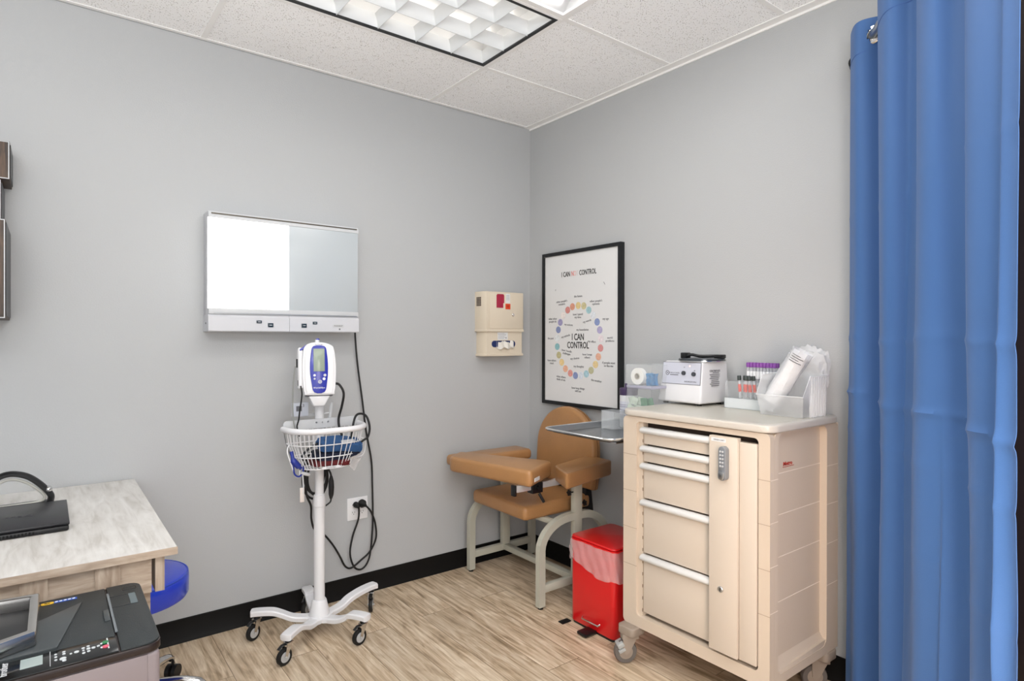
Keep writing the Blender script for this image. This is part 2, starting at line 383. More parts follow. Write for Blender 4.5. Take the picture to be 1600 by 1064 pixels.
def lens_lamp(y1, label, visible=True):
    x1, x0 = -.790, -1.978; y1 -= .016; y0 = y1 - .578
    r = root('ceiling_light', label, 'ceiling light', ((x0 + x1) / 2, (y0 + y1) / 2, H))
    b = B(); ring_prism(b, rrect(x0 - .01, x1 + .01, y0 - .01, y1 + .01, .001, 1), rrect(x0 + .012, x1 - .012, y0 + .012, y1 - .012, .001, 1), H - .004, H + .006); obj('frame', b, MGRID, r, smooth=False)
    # sloping reflector sides up to a shallow pan
    b = B(); s = B(); A = [(x0, y0), (x1, y0), (x1, y1), (x0, y1)]; zt = H + .075
    C_ = [(x0 + .05, y0 + .16), (x1 - .05, y0 + .16), (x1 - .05, y1 - .16), (x0 + .05, y1 - .16)]
    va = [s.verts.new((p[0], p[1], H + .004)) for p in A]; vc = [s.verts.new((p[0], p[1], zt)) for p in C_]
    for i in range(4): s.faces.new((va[i], va[(i + 1) % 4], vc[(i + 1) % 4], vc[i]))
    s.faces.new(vc); bmesh.ops.solidify(s, geom=s.faces[:], thickness=.003); merge(b, s); obj('reflector', b, MREFL, r)
    b = B(); s = B(); bmesh.ops.create_cube(s, size=1)
    pts = [(-.145, 0), (.145, 0), (.13, .022), (.07, .036), (-.07, .036), (-.13, .022)]
    s.free(); yc = (y0 + y1) / 2
    prism(b, [(yc + p[0], H + .066 - p[1]) for p in pts], x0 + .06, x1 - .06, 'x'); obj('lens', b, MLENS, r)
lens_lamp(GY[1], 'lit ceiling troffer with white sloping reflector at the top edge of the picture')

# ================================================================== X-RAY FILM VIEWER
def viewer():
    MWV = mat('viewer_enamel', 'cbccd0', .4)
    x0, x1 = -1.988, -1.262
    r = root('film_viewer', 'white two-panel film light box on wall, left panel lit', 'light box', ((x0 + x1) / 2, 0, 1.44))
    b = B(); box(b, x0, x1, -.098, 0, 1.515, 1.996, .003); obj('housing', b, MWV, r)
    b = B(); box(b, x0 - .0012, -1.6265, -.1035, -.090, 1.546, 1.966, .001); obj('view_panel', b, MXLIT, r, label='lit white panel')
    b = B(); box(b, -1.6235, x1 - .002, -.1035, -.090, 1.546, 1.966, .001); obj('view_panel', b, MXOFF, r, label='unlit frosted panel')
    b = B(); prism(b, [(-.098, 1.964), (-.106, 1.966), (-.106, 1.982), (-.098, 1.996)], x0, x1, 'x'); obj('film_clip', b, MLGREY, r)
    b = B(); box(b, x0 + .012, x1 - .01, -.109, -.104, 1.9825, 1.9875); obj('clip_roller', b, mat('bronze_roller', '5a5348', .4, .6), r)
    b = B(); box(b, x0, x1, -.108, -.096, 1.520, 1.548, .003); obj('lower_lip', b, MLGREY, r)
    b = B(); box(b, x0 + .02, x1 - .01, -.1095, -.1075, 1.5235, 1.5265); obj('lip_strip', b, MSTEEL, r)
    for a, c in ((x0 - .002, -1.6252), (-1.6238, x1)):
        b = B(); prism(b, [(0, 1.44), (-.112, 1.44), (-.115, 1.444), (-.113, 1.508), (-.104, 1.518), (0, 1.518)], a, c, 'x'); obj('control_panel', b, MWV, r)
    msw = mat('switch_dark', '1f3340', .3)
    for cx, cz, w_, h_ in ((-1.768, 1.487, .024, .013), (-1.715, 1.472, .025, .02), (-1.553, 1.472, .025, .02), (-1.498, 1.486, .022, .013)):
        b = B(); box(b, cx - w_ / 2, cx + w_ / 2, -.1185, -.113, cz - h_ / 2, cz + h_ / 2, .001)
        sw = obj('switch', b, msw, r); b = B(); box(b, cx - w_ * .25, cx + w_ * .25, -.1195, -.118, cz - .0015, cz + .0015); obj('switch_mark', b, MLGREY, sw)
    b = B(); prism(b, rrect(-1.405, -1.345, 1.463, 1.482, .009, 4), -.1155, -.113, 'y'); ring = obj('maker_badge', b, MLGREY, r)
    b = B(); text(b, 'MAXANT', (-1.375, -.1158, 1.4725), .011, FY); obj('badge_lettering', b, MINK2, ring)
    b = B(); box(b, -1.372, -1.364, -.1155, -.113, 1.452, 1.460, .001); obj('indicator', b, MINK2, r)
    b = B(); cyl(b, (x0 - .004, -.06, 1.478), (x0 + .002, -.06, 1.478), .004); obj('side_screw', b, MINK2, r)
viewer()
# its power cord (hangs to the double outlet)
b = B(); P = [(-1.2475, -.03, 1.452), (-1.246, -.03, 1.40), (-1.232, -.028, 1.26), (-1.207, -.026, 1.09), (-1.18, -.022, .90), (-1.147, -.018, .732), (-1.142, -.02, .60), (-1.141, -.025, .448), (-1.147, -.03, .33), (-1.165, -.032, .20), (-1.205, -.032, .148), (-1.250, -.032, .165), (-1.275, -.03, .24), (-1.262, -.03, .33), (-1.232, -.036, .42), (-1.232, -.048, .475), (-1.238, -.05, .50)]
tube(b, P, .0052, 8, smoothn=6)
r = root('power_cord', 'long black cord hanging from the film light box to the outlet', 'cord', (-1.19, -.03, .15)); obj('cable', b, MRUB, r)
b = B(); lathe(b, [(.008, 0), (.015, .006), (.016, .02), (.010, .034), (.006, .05)], mtx=align((-1.240, -.012, .505), (0.03, -1, -.22)), seg=14); obj('plug', b, MRUB, r)

# double outlet
def outlet(cx, cz, face, label, w_=.118, h_=.122):
    r = root('wall_outlet', label, 'outlet', (cx, 0, cz - h_ / 2) if face == 'y' else (0, cx, cz - h_ / 2))
    def bx(bb, u0, u1, d0, d1, z0, z1, bev, mi=0):
        if face == 'y': box(bb, u0, u1, d0, d1, z0, z1, bev, mi=mi)
        else: box(bb, d0, d1, u0, u1, z0, z1, bev, mi=mi)
    b = B(); bx(b, cx - w_ / 2, cx + w_ / 2, -.006, 0, cz - h_ / 2, cz + h_ / 2, .002); obj('cover_plate', b, MWHITE, r)
    for dx in ((-.024, .024) if w_ > .09 else (0,)):
        for dz in (.02, -.02):
            b = B()
            if face == 'y': prism(b, rrect(cx + dx - .016, cx + dx + .016, cz + dz - .014, cz + dz + .014, .009, 4), -.0085, -.0055, 'y')
            else: prism(b, rrect(cx + dx - .016, cx + dx + .016, cz + dz - .014, cz + dz + .014, .009, 4), -.0085, -.0055, 'x')
            rc = obj('receptacle', b, MWHITE, r); b = B()
            for sx_ in (-.006, .006): bx(b, cx + dx + sx_ - .001, cx + dx + sx_ + .001, -.0092, -.0084, cz + dz - .001, cz + dz + .007, 0)
            bx(b, cx + dx - .002, cx + dx + .002, -.0092, -.0084, cz + dz - .009, cz + dz - .005, 0); obj('socket_slots', b, MINK, rc, smooth=False)
    return r
outlet(-1.222, .475, 'y', 'white double outlet on the long wall with two black plugs in it')
outlet(-.325, .49, 'x', 'white outlet low on the wall behind the tan chair', .075, .12)
b = B(); box(b, -.035, -.0095, -.345, -.318, .49, .53, .004); r = obj('plug_adapter', b, MBLACK, None, 'small black plug adapter in the outlet behind the tan chair', 'plug')

# ================================================================== SHARPS CONTAINER
def sharps():
    r = root('sharps_container', 'cream wall cabinet for sharps with red window and glove slot', 'sharps container', (-.285, 0, 1.30))
    b = B(); prism(b, [(-.443, 0), (-.443, -.075), (-.425, -.1), (-.138, -.1), (-.128, -.09), (-.128, 0)], 1.462, 1.702, 'z', bev=.003); obj('upper_body', b, MCREAM, r)
    b = B(); prism(b, [(-.446, 0), (-.446, -.078), (-.426, -.105), (-.136, -.105), (-.125, -.093), (-.125, 0)], 1.452, 1.466, 'z', bev=.002); obj('lid_rim', b, MCREAM, r)
    b = B()
    lo = [(-.432, 0), (-.432, -.074), (-.418, -.092), (-.142, -.092), (-.134, -.084), (-.134, 0)]
    prism(b, lo, 1.312, 1.454, 'z'); prism(b, [(p[0] * 1.0 + (.006 if p[0] < -.3 else -.006) * -1, p[1] - (.006 if p[1] < 0 else 0)) for p in lo], 1.299, 1.314, 'z', bev=.003)
    obj('glove_holder', b, MCREAM, r)
    b = B(); box(b, -.404, -.140, -.1035, -.099, 1.472, 1.694, .0015); d = obj('door', b, MCREAM, r)
    b = B(); prism(b, [(-.352, 1.692 - .012), (-.352, 1.602), (-.300, 1.602), (-.300, 1.632), (-.293, 1.632), (-.293, 1.680), (-.299, 1.688), (-.344, 1.688)], -.1055, -.103, 'y'); obj('red_window', b, mat('red_window_acrylic', 'a3163c', .18), d)
    b = B(); box(b, -.279, -.246, -.1045, -.103, 1.634, 1.692); obj('sticker', b, MPAPER, d, label='small white sticker')
    b = B(); box(b, -.282, -.243, -.1047, -.103, 1.594, 1.629); st = obj('sticker', b, mat('orange_sticker', 'd8431c', .5), d, label='orange biohazard sticker')
    b = B(); 
    for k in range(3):
        a = math.radians(90 + 120 * k); c = (-.2625 + .006 * math.cos(a), 1.6115 + .006 * math.sin(a))
        P = [(c[0] + .006 * math.cos(a + math.radians(40 + 28 * q)), -.1050, c[1] + .006 * math.sin(a + math.radians(40 + 28 * q))) for q in range(11)]
        tube(b, P, .0009, 5)
    obj('biohazard_symbol', b, mat('sticker_ink_red', '7c1407', .6), st)
    b = B(); 
    for k in range(5): box(b, -.276, -.252, -.1049, -.1043, 1.682 - k * .007, 1.6835 - k * .007)
    obj('sticker_text', b, MINK2, d)
    b = B(); lathe(b, [(.010, 0), (.010, .004), (.007, .007), (.0, .007)], mtx=align((-.222 + .0, -.103, 1.560), (0, -1, 0)), seg=16)
    lk = obj('lock', b, MCHROME, d)
    # vent grid on the slanted side
    b = B()
    for i in range(3):
        for j in range(6): box(b, -.4452, -.4425, -.066 + i * .017, -.054 + i * .017, 1.612 + j * .0095, 1.619 + j * .0095)
    obj('vent', b, mat('vent_dark', '4a3c36', .7), r)
    b = B(); box(b, -.335, -.255, -.0935, -.0915, 1.402, 1.448); st = obj('instruction_label', b, MPAPER, r); b = B()
    for k in range(6): box(b, -.331, -.331 + [.05, .062, .06, .05, .058, .045][k], -.0939, -.0933, 1.441 - k * .0065, 1.4425 - k * .0065)
    box(b, -.272, -.266, -.0939, -.0933, 1.410, 1.418); obj('label_text', b, MINK2, st)
    b = B(); prism(b, rrect(-.380, -.196, 1.355, 1.396, .0195, 6), -.0945, -.0915, 'y'); obj('glove_slot', b, mat('slot_blue', '12265e', .4), r)
    # glove sticking out
    g = B(); s = B(); bmesh.ops.create_grid(s, x_segments=14, y_segments=6, size=1)
    for v in s.verts:
        u, q = v.co.x, v.co.y
        v.co = Vector((-.278 + u * .066, -.097 - .018 * (1 - abs(u)) * (1 - q) * .5 - .005 * math.sin(u * 9), 1.374 + q * .018 + .006 * math.sin(u * 7 + q * 3) - (.004 if q < 0 else 0)))
    bmesh.ops.solidify(s, geom=s.faces[:], thickness=.004); merge(g, s)
    obj('glove', g, mat('glove_white', 'e0dcd4', .7, bump=.3, bscale=120), None, 'crumpled white glove sticking out of the sharps cabinet slot', 'glove')
sharps()

# ================================================================== POSTER
DOTS = [(-0.401, 1.586, 'c4594a'), (-0.443, 1.605, 'cf7744'), (-0.494, 1.61, 'd9bc62'), (-0.542, 1.606, 'bfb472'), (-0.584, 1.579, '84bcc4'), (-0.619, 1.548, 'dbe2e8'), (-0.653, 1.507, '5272b4'), (-0.674, 1.46, '9a90c2'), (-0.683, 1.409, 'e4d8dc'), (-0.681, 1.355, 'd06c68'), (-0.664, 1.304, 'e09c72'), (-0.64, 1.258, 'e2c476'), (-0.604, 1.222, 'b0ae78'), (-0.564, 1.199, '90c2d0'), (-0.518, 1.188, 'd2deea'), (-0.471, 1.185, '5672b2'), (-0.425, 1.197, 'df8070'), (-0.382, 1.223, 'e7a174'), (-0.347, 1.262, 'ebc870'), (-0.32, 1.306, 'b0a862'), (-0.305, 1.359, '62b0b8'), (-0.304, 1.411, 'dde4e6'), (-0.315, 1.465, '4a66a6'), (-0.333, 1.511, '7e76b0'), (-0.36, 1.555, 'e8e0dc')]
CAPS = [(-0.494, 1.666, 'the future', 0), (-0.347, 1.633, "other people's\nmistakes", .06), (-0.643, 1.622, "other people's\nopinions", 0), (-0.262, 1.526, 'what other\npeople do', 0), (-0.409, 1.495, 'my actions', -.08), (-0.491, 1.548, 'how I spend\nmy time', 0), (-0.57, 1.514, 'my words', .2), (-0.722, 1.524, 'my age', 0), (-0.531, 1.463, 'my boundaries', 0), (-0.243, 1.411, 'the past', 0), (-0.383, 1.425, 'my attitude', .2), (-0.61, 1.392, 'my effort', -.08), (-0.755, 1.406, 'world\nproblems', 0), (-0.572, 1.306, 'how I treat\nothers', 0), (-0.392, 1.325, 'how I handle\nchallenges', -.12), (-0.465, 1.289, 'my choices', .1), (-0.254, 1.262, 'how others\nreact', 0), (-0.499, 1.241, 'my thoughts', 0), (-0.745, 1.262, 'if people want\nto like me', 0), (-0.341, 1.162, 'what others\nthink of me', -.05), (-0.648, 1.163, 'the weather', -.08), (-0.494, 1.100, 'how long things\nwill last', 0)]
def poster():
    y0, y1, z0, z1 = -.842, -.166, .994, 1.953
    r = root('framed_poster', 'black framed poster reading I CAN CONTROL inside a ring of coloured dots', 'poster', (0, (y0 + y1) / 2, z0))
    b = B(); f = .022
    ring_prism(b, [(y0, z0), (y1, z0), (y1, z1), (y0, z1)], [(y0 + f, z0 + f), (y1 - f, z0 + f), (y1 - f, z1 - f), (y0 + f, z1 - f)], -.032, 0, 'x'); obj('frame', b, mat('frame_black', '15171a', .35), r, smooth=False)
    b = B(); box(b, -.024, -.018, y0 + f - .002, y1 - f + .002, z0 + f - .002, z1 - f + .002); obj('print', b, MPAPER, r, smooth=False)
    X = -.0245
    cols = {}; b = B(); ml = []
    for k, (y, z, c) in enumerate(DOTS):
        if c not in cols: cols[c] = len(ml); ml.append(mat('dot_' + c, tuple(.78 * q + .22 * .8 for q in lin(c)), .6, var=.12, vscale=90))
        cyl(b, (X + .0005, y, z), (X - .0006, y, z), .0215, 20, cols[c])
    obj('dot_ring', b, ml, r)
    b = B(); text(b, 'I CAN', (X - .0004, -.383, 1.806), .044, FX, .68, off=.0006); obj('heading_lettering', b, MINK, r, smooth=False); b = B(); text(b, 'CONTROL', (X - .0004, -.574, 1.806), .044, FX, .68, off=.0006)
    obj('heading_lettering', b, MINK, r, smooth=False)
    b = B(); text(b, 'I CAN', (X - .0004, -.491, 1.418), .056, FX, .72, off=.0008); text(b, 'CONTROL', (X - .0004, -.491, 1.368), .056, FX, .70, off=.0008)
    obj('centre_lettering', b, MINK, r, smooth=False)
    b = B(); text(b, 'N', (X - .0004, -.444, 1.806), .044, FX, .68, mi=0, off=.0006); text(b, 'O', (X - .0004, -.465, 1.806), .044, FX, .68, mi=1, off=.0004); text(b, 'T', (X - .0004, -.485, 1.806), .044, FX, .68, mi=2)
    obj('pink_lettering', b, [mat('ink_rose', 'd9867e', .6), mat('ink_rose_pale', 'e6bcb8', .6), mat('ink_rose_faint', 'ddd0ce', .6)], r, smooth=False)
    b = B()
    for y, z, s, a in CAPS: text(b, s, (X - .0004, y, z), .0185, FX, .95, rot=a, spacing=.95)
    tube(b, [(X - .0003, -.29, 1.72), (X - .0003, -.287, 1.71)], .001, 5); tube(b, [(X - .0003, -.705, 1.738), (X - .0003, -.716, 1.722)], .0012, 5)
    obj('handwritten_captions', b, MINK2, r, smooth=False)
poster()

# ================================================================== WALL SHELVES at the left edge
for (x0, x1, z0, z1, d, lb) in ((-2.90, -2.687, 2.004, 2.146, .2, 'small dark wood cube shelf, topmost at the left edge of the wall'), (-2.95, -2.712, 1.84, 2.0, .2, 'dark wood cube shelf between the upper and lower ones at the left edge'), (-2.95, -2.694, 1.478, 1.832, .34, 'tall dark wood cube shelf, lowest at the left edge of the wall')):
    r = root('wall_shelf', lb, 'shelf', ((x0 + x1) / 2, 0, z0), group='dark wood cube shelves')
    b = B(); t = .055
    ring_prism(b, [(x0, z0), (x1, z0), (x1, z1), (x0, z1)], [(x0 + t, z0 + t), (x1 - t, z0 + t), (x1 - t, z1 - t), (x0 + t, z1 - t)], -d, 0, 'y'); obj('box_frame', b, MDWOOD, r, smooth=False)
    b = B(); box(b, x0 + t, x1 - t, -.012, -.001, z0 + t, z1 - t); obj('back_board', b, MDWOOD, r, smooth=False)
    b = B(); box(b, x1, x1 + .003, -d + .012, -.002, z0 + .01, z1 - .01); obj('side_panel', b, MBLACK, r, smooth=False)
    b = B(); ring_prism(b, [(x0 + .001, z0 + .001), (x1 - .001, z0 + .001), (x1 - .001, z1 - .001), (x0 + .001, z1 - .001)], [(x1 - .004 if q in (1, 2) else x0 + .004, z0 + .004 if q < 2 else z1 - .004) for q in range(4)], -d - .002, -d, 'y'); obj('edge_strip', b, MLGREY, r, smooth=False)

# ================================================================== DESK AND WHAT STANDS ON IT
def desk():
    r = root('desk', 'whitewashed oak desk with farmhouse board apron in the left corner', 'desk', (-2.9, -.55, 0))
    b = B(); box(b, -3.6, -2.268, -1.112, -.012, .762, .785, .0015); obj('desk_top', b, [MDESK], r, smooth=False)
    b = B(); prism(b, [(-3.6, .7625), (-2.2665, .7625), (-2.2665, .7845), (-3.6, .7845)], -1.1135, -1.1115, 'y'); obj('edge_band', b, MDESK2, r, smooth=False)
    b = B(); box(b, -3.5, -2.331, -1.085, -1.065, .655, .762); obj('apron', b, MDESK2, r, smooth=False)
    b = B(); box(b, -3.5, -2.331, -1.06, -1.04, .50, .655); obj('lower_rail', b, MDESK2, r, smooth=False)
    for x in (-2.435, -2.60, -2.84):
        b = B(); hexa(b, [(x - .03, -1.096, .50), (x + .03, -1.096, .50), (x + .03, -1.085, .50), (x - .03, -1.085, .50), (x - .036, -1.096, .762), (x + .024, -1.096, .762), (x + .024, -1.085, .762), (x - .036, -1.085, .762)]); obj('apron_batten', b, MDESK3, r, smooth=False)
    b = B(); box(b, -2.322, -2.298, -1.09, -.03, .655, .762); obj('side_apron', b, MDESK3, r, smooth=False)
    for x, y in ((-2.62, -1.03), (-2.62, -.10), (-3.45, -1.03), (-3.45, -.10)):
        b = B(); box(b, x - .035, x + .035, y - .035, y + .035, 0, .762, .002); obj('leg', b, MDESK3, r)
desk()
def laptop():
    r = root('laptop', 'closed black laptop lying on the desk top', 'laptop', (-2.72, -.57, .785))
    b = B(); M_ = None
    box(b, -2.93, -2.520, -.735, -.385, .787, .802, .004); box(b, -2.925, -2.53, -.705, -.70, .785, .788); obj('base', b, MBLACK, r)
    b = B(); box(b, -2.93, -2.518, -.725, -.380, .8025, .812, .003); ld = obj('lid', b, mat('laptop_lid_black', '1b1b1f', .35, bump=.06, bscale=300), r)
    b = B(); text(b, 'DELL', (-2.65, -.56, .8122), .03, FZ, 1.1, rot=PI); obj('lid_logo', b, mat('logo_grey', '505058', .4, .6), ld, smooth=False)
    b = B()
    for k in range(14): box(b, -2.73 + k * .009, -2.7255 + k * .009, -.7358, -.7345, .790, .799)
    obj('vent_slots', b, mat('vent_black', '000000', .9), r, smooth=False)
laptop()
def magnifier():
    r = root('desk_magnifier', 'arched black ring with pale inner rim standing behind the laptop', 'magnifier', (-2.66, -.30, .785))
    pts = [(-2.745, .805), (-2.765, .845), (-2.735, .890), (-2.690, .912), (-2.640, .901), (-2.600, .868), (-2.566, .822), (-2.566, .797)]
    b = B(); tube(b, [(x, -.30, z) for x, z in pts], .011, 10, smoothn=6, ry=.02); obj('outer_band', b, MBLACK, r)
    b = B(); inner = [(-2.74, .812), (-2.745, .845), (-2.722, .876), (-2.688, .893), (-2.648, .883), (-2.612, .855), (-2.583, .818), (-2.60, .800), (-2.66, .797), (-2.72, .797)]
    tube(b, [(x, -.305, z) for x, z in inner], .005, 8, smoothn=5, closed=True); obj('inner_rim', b, mat('rim_pale_grey', 'b9b8b0', .4), r)
    b = B(); prism(b, [(p.x, p.z) for p in catmull([(x, 0, z) for x, z in inner], 4, True)], -.3055, -.3045, 'y'); obj('lens', b, mat('lens_clear', 'e8e8e4', .05, alpha=.12), r)
    b = B(); sphere(b, (-2.572, -.30, .842), .013, sy=1.7); obj('hinge', b, MCHROME, r)
    b = B(); box(b, -2.76, -2.555, -.33, -.27, .785, .799, .004); obj('foot', b, MBLACK, r)
magnifier()

# ================================================================== STOOL
def stool():
    cx, cy, zt = -2.33, -.51, .52
    r = root('rolling_stool', 'blue vinyl round rolling stool with chrome base under the desk', 'stool', (cx, cy, 0))
    b = B(); R_ = .192
    lathe(b, [(.0, -.092), (R_ - .02, -.092), (R_ - .006, -.088), (R_, -.078), (R_ + .001, -.03), (R_, -.014), (R_ - .006, -.005), (R_ - .016, -.001), (.12, .002), (0, .003)], (cx, cy, zt), 56); st = obj('seat', b, MSTOOL, r)
    b = B(); P = [(cx + (R_ - .004) * math.cos(t * PI / 24), cy + (R_ - .004) * math.sin(t * PI / 24), zt - .006) for t in range(48)]; tube(b, P, .003, 6, closed=True); obj('piping', b, mat('piping_blue', '2a4ab8', .4), st)
    b = B(); cyl(b, (cx, cy, .11), (cx, cy, zt - .09), .024, 18); cyl(b, (cx, cy, .10), (cx, cy, .30), .032, 18); obj('gas_lift', b, MCHROME, r)
    for k in range(5):
        a = math.radians(-22 + 72 * k); d = Vector((math.cos(a), math.sin(a), 0))
        P = [Vector((cx, cy, .11)) + d * .03, Vector((cx, cy, .112)) + d * .15, Vector((cx, cy, .10)) + d * .225, Vector((cx, cy, .082)) + d * .25]
        b = B(); tube(b, P, [.016, .015, .013, .011], 10, smoothn=5, up=(0, 0, 1), ry=.017); lg = obj('leg', b, MCHROME, r)
        c = Vector((cx, cy, .027)) + d * .262; t_ = Vector((-d.y, d.x, 0)); b = B()
        for s_ in (-1, 1): cyl(b, c + t_ * (s_ * .006), c + t_ * (s_ * .022), .027, 18)
        cyl(b, c, c + Vector((0, 0, .058)), .006); obj('caster', b, MBLACK, lg)
stool()

# ================================================================== PRINTER on a low stand
def printer():
    x1, x0, y1, y0, zt = -2.372, -2.79, -1.182, -1.602, .73
    st = root('printer_stand', 'low grey stand under the black and grey printer', 'stand', ((x0 + x1) / 2, (y0 + y1) / 2, 0))
    b = B(); box(b, x0 - .02, x1 - .0, y0 + .0, y1 + .0, .30, .325, .003); obj('shelf_board', b, MPRG, st)
    for sx in (x0 + .01, x1 - .04):
        for sy in (y0 + .03, y1 - .03): b = B(); box(b, sx - .015, sx + .015, sy - .015, sy + .015, 0, .30, .002); obj('leg', b, MPRG, st)
    r = root('printer', 'black topped grey laser printer in the near left corner', 'printer', ((x0 + x1) / 2, (y0 + y1) / 2, .325))
    b = B(); box(b, x0, x1 - .003, y0 + .006, y1 - .004, .327, zt - .022, .012, 3); box(b, x0 + .02, x0 + .06, y0 + .03, y0 + .06, .325, .33); body = obj('body', b, MPRG, r)
    b = B(); box(b, x0, x1 - .028, y0 + .0035, y0 + .008, .60, zt - .026, .001); obj('front_door', b, MPRG, r)
    b = B(); box(b, x0, x1 - .03, y0 + .004, y0 + .008, .34, .47, .001); obj('paper_tray', b, MPRG, r)
    # scanner lid with rounded right corners
    b = B(); prism(b, [(x0, y0)] + [p for p in rrect(x0 - .2, x1, y0, y1, .035, 6) if p[0] > x0 + .05] + [(x0, y1)] if False else rrect(x0 - .0, x1, y0, y1, .03, 6), zt - .022, zt - .004, 'z', bev=.0025); obj('lid_base', b, mat('lid_edge_maroon', '241a19', .35), r)
    xs_ = -2.452
    b = B(); prism(b, [(xs_ + .002, y0 + .003)] + [p for p in rrect(xs_ - .1, x1 - .002, y0 + .003, y1 - .003, .03, 6) if p[0] > xs_ + .004] + [], zt - .006, zt, 'z', bev=.002) if False else None
    pr = [p for p in rrect(xs_ - .2, x1 - .002, y0 + .003, y1 - .003, .03, 8) if p[0] > xs_ + .004]
    # order: top right corner first, then bottom right
    pr = sorted(pr, key=lambda p: -p[1]); prism(b, [(xs_ + .002, y1 - .003)] + pr + [(xs_ + .002, y0 + .003)], zt - .005, zt, 'z', bev=.0015); fl = obj('feeder_cover', b, MPRT, r)
    b = B(); box(b, x0, xs_ - .002, y0 + .09, y1 - .003, zt - .005, zt - .0015, .001); obj('scanner_lid', b, MPRT, r)
    b = B(); hexa(b, [(x0 + .0, y0 + .095, zt - .002), (-2.56, y0 + .095, zt - .002), (-2.505, y1 - .075, zt - .002), (x0 + .0, y1 - .30, zt - .002), (x0, y0 + .095, zt + .004), (-2.56, y0 + .095, zt + .004), (-2.507, y1 - .077, zt + .002), (x0, y1 - .30, zt + .004)], .001); obj('paper_support', b, mat('support_grey_black', '3c4143', .3), r)
    b = B(); box(b, x0, xs_ - .002, y0 + .003, y0 + .088, zt - .005, zt - .001, .001); cp = obj('control_panel', b, MGLASSG, r)
    b = B(); box(b, -2.622, -2.585, y0 + .035, y0 + .08, zt - .001, zt + .0003); obj('display', b, mat('lcd_pale', '9aa6a4', .15), cp)
    b = B(); text(b, 'brother', (-2.648, y0 + .055, zt - .0006), .020, FZ, 1, rot=PI / 2); obj('brand_lettering', b, MLGREY, cp, smooth=False)
    b = B(); box(b, -2.665, -2.6635, y0 + .015, y0 + .085, zt - .0012, zt - .0002); box(b, -2.573, -2.572, y0 + .015, y0 + .088, zt - .0012, zt - .0002); box(b, -2.4715, -2.469, y0 + .03, y0 + .085, zt - .0012, zt - .0002); obj('panel_lines', b, MLGREY, cp, smooth=False)
    bl = B()
    rnd = random.Random(3)
    for (px, py, rx) in [(-2.563, .065, .0035), (-2.563, .052, .0035), (-2.563, .037, .0035), (-2.549, .068, .004), (-2.549, .058, .004), (-2.551, .036, .008), (-2.549, .025, .005), (-2.537, .05, .003), (-2.527, .052, .006), (-2.515, .062, .004), (-2.515, .05, .003), (-2.515, .037, .004), (-2.506, .066, .004), (-2.506, .053, .005), (-2.506, .04, .004), (-2.497, .052, .005), (-2.488, .054, .004), (-2.482, .062, .003), (-2.482, .042, .004)]:
        cyl(bl, (px, y0 + py, zt - .0012), (px, y0 + py, zt + .0006), rx * .75, 12)
    obj('buttons', bl, mat('button_white', 'c8ccce', .4), cp)
    b = B(); cyl(b, (-2.4745, y0 + .065, zt - .0012), (-2.4745, y0 + .065, zt + .001), .0062, 14); obj('button', b, mat('button_green', '2f7d4c', .4), cp, label='green start button')
    b = B(); cyl(b, (-2.4755, y0 + .042, zt - .0012), (-2.4755, y0 + .042, zt + .001), .0062, 14); obj('button', b, mat('button_red', 'd25a70', .4), cp, label='red stop button')
    # slot and latch on the feeder
    b = B(); box(b, xs_ - .001, xs_ + .004, y0 + .105, y1 - .055, zt - .001, zt + .0012); obj('slot_strip', b, mat('slot_grey', '6c7276', .3), r)
    b = B(); box(b, xs_ - .016, xs_ - .004, y0 + .185, y0 + .255, zt - .002, zt + .0012, .001); obj('latch', b, mat('latch_grey', '3d4244', .4), r)
    b = B(); box(b, x1 - .035, x1 - .020, y1 - .16, y1 - .085, zt - .001, zt + .0008); obj('finger_recess', b, mat('recess_grey', '59666a', .3), fl)
    b = B(); box(b, xs_ + .004, x1 - .018, y1 - .1615, y1 - .160, zt - .001, zt + .0004); box(b, xs_ + .004, x1 - .018, y1 - .0855, y1 - .084, zt - .001, zt + .0004); obj('cover_seam', b, MGLASSG, fl)
    b = B(); ring_prism(b, rrect(-2.417, -2.385, y1 - .052, y1 - .034, .002, 2), rrect(-2.4155, -2.3865, y1 - .0505, y1 - .0355, .0015, 2), zt, zt + .0004); obj('emboss', b, MGLASSG, fl)
    # yellow/blue sticker strip near the far edge
    b = B(); prism(b, rrect(-2.590, -2.563, y1 - .036, y1 - .022, .005, 4), zt - .0015, zt - .0006, 'z', mi=0); box(b, -2.563, -2.515, y1 - .036, y1 - .022, zt - .0015, zt - .0006, mi=1)
    for k in range(5): cyl(b, (-2.558 + k * .009, y1 - .029, zt - .0012), (-2.558 + k * .009, y1 - .029, zt - .0002), .0035, 10, 2)
    text(b, 'fax', (-2.577, y1 - .029, zt - .0004), .010, FZ, 1, mi=3)
    obj('feature_sticker', b, [mat('sticker_yellow', 'e0b22c', .5), mat('sticker_blue', '2f53a8', .5), mat('sticker_white', 'dde4ee', .5), MINK], r, smooth=False)
printer()
def doc_tray():
    r = root('document_tray', 'brushed silver rectangular tray frame lying on the printer', 'tray', (-2.72, -1.40, .7335))
    A = [(-2.592, -1.228), (-2.596, -1.476), (-2.86, -1.588), (-2.86, -1.195)]; Bq = [(-2.611, -1.250), (-2.613, -1.462), (-2.84, -1.558), (-2.84, -1.218)]
    b = B(); ring_prism(b, A, Bq, .7345, .768); bmesh.ops.bevel(b, geom=[e for e in b.edges if e.calc_length() > .01], offset=.004, segments=2, affect='EDGES', profile=.5); obj('rim', b, mat('satin_silver', 'c9c6c2', .22, 1.0), r)
    b = B(); prism(b, Bq, .7345, .738, 'z'); obj('tray_floor', b, MBLACK, r)
doc_tray()

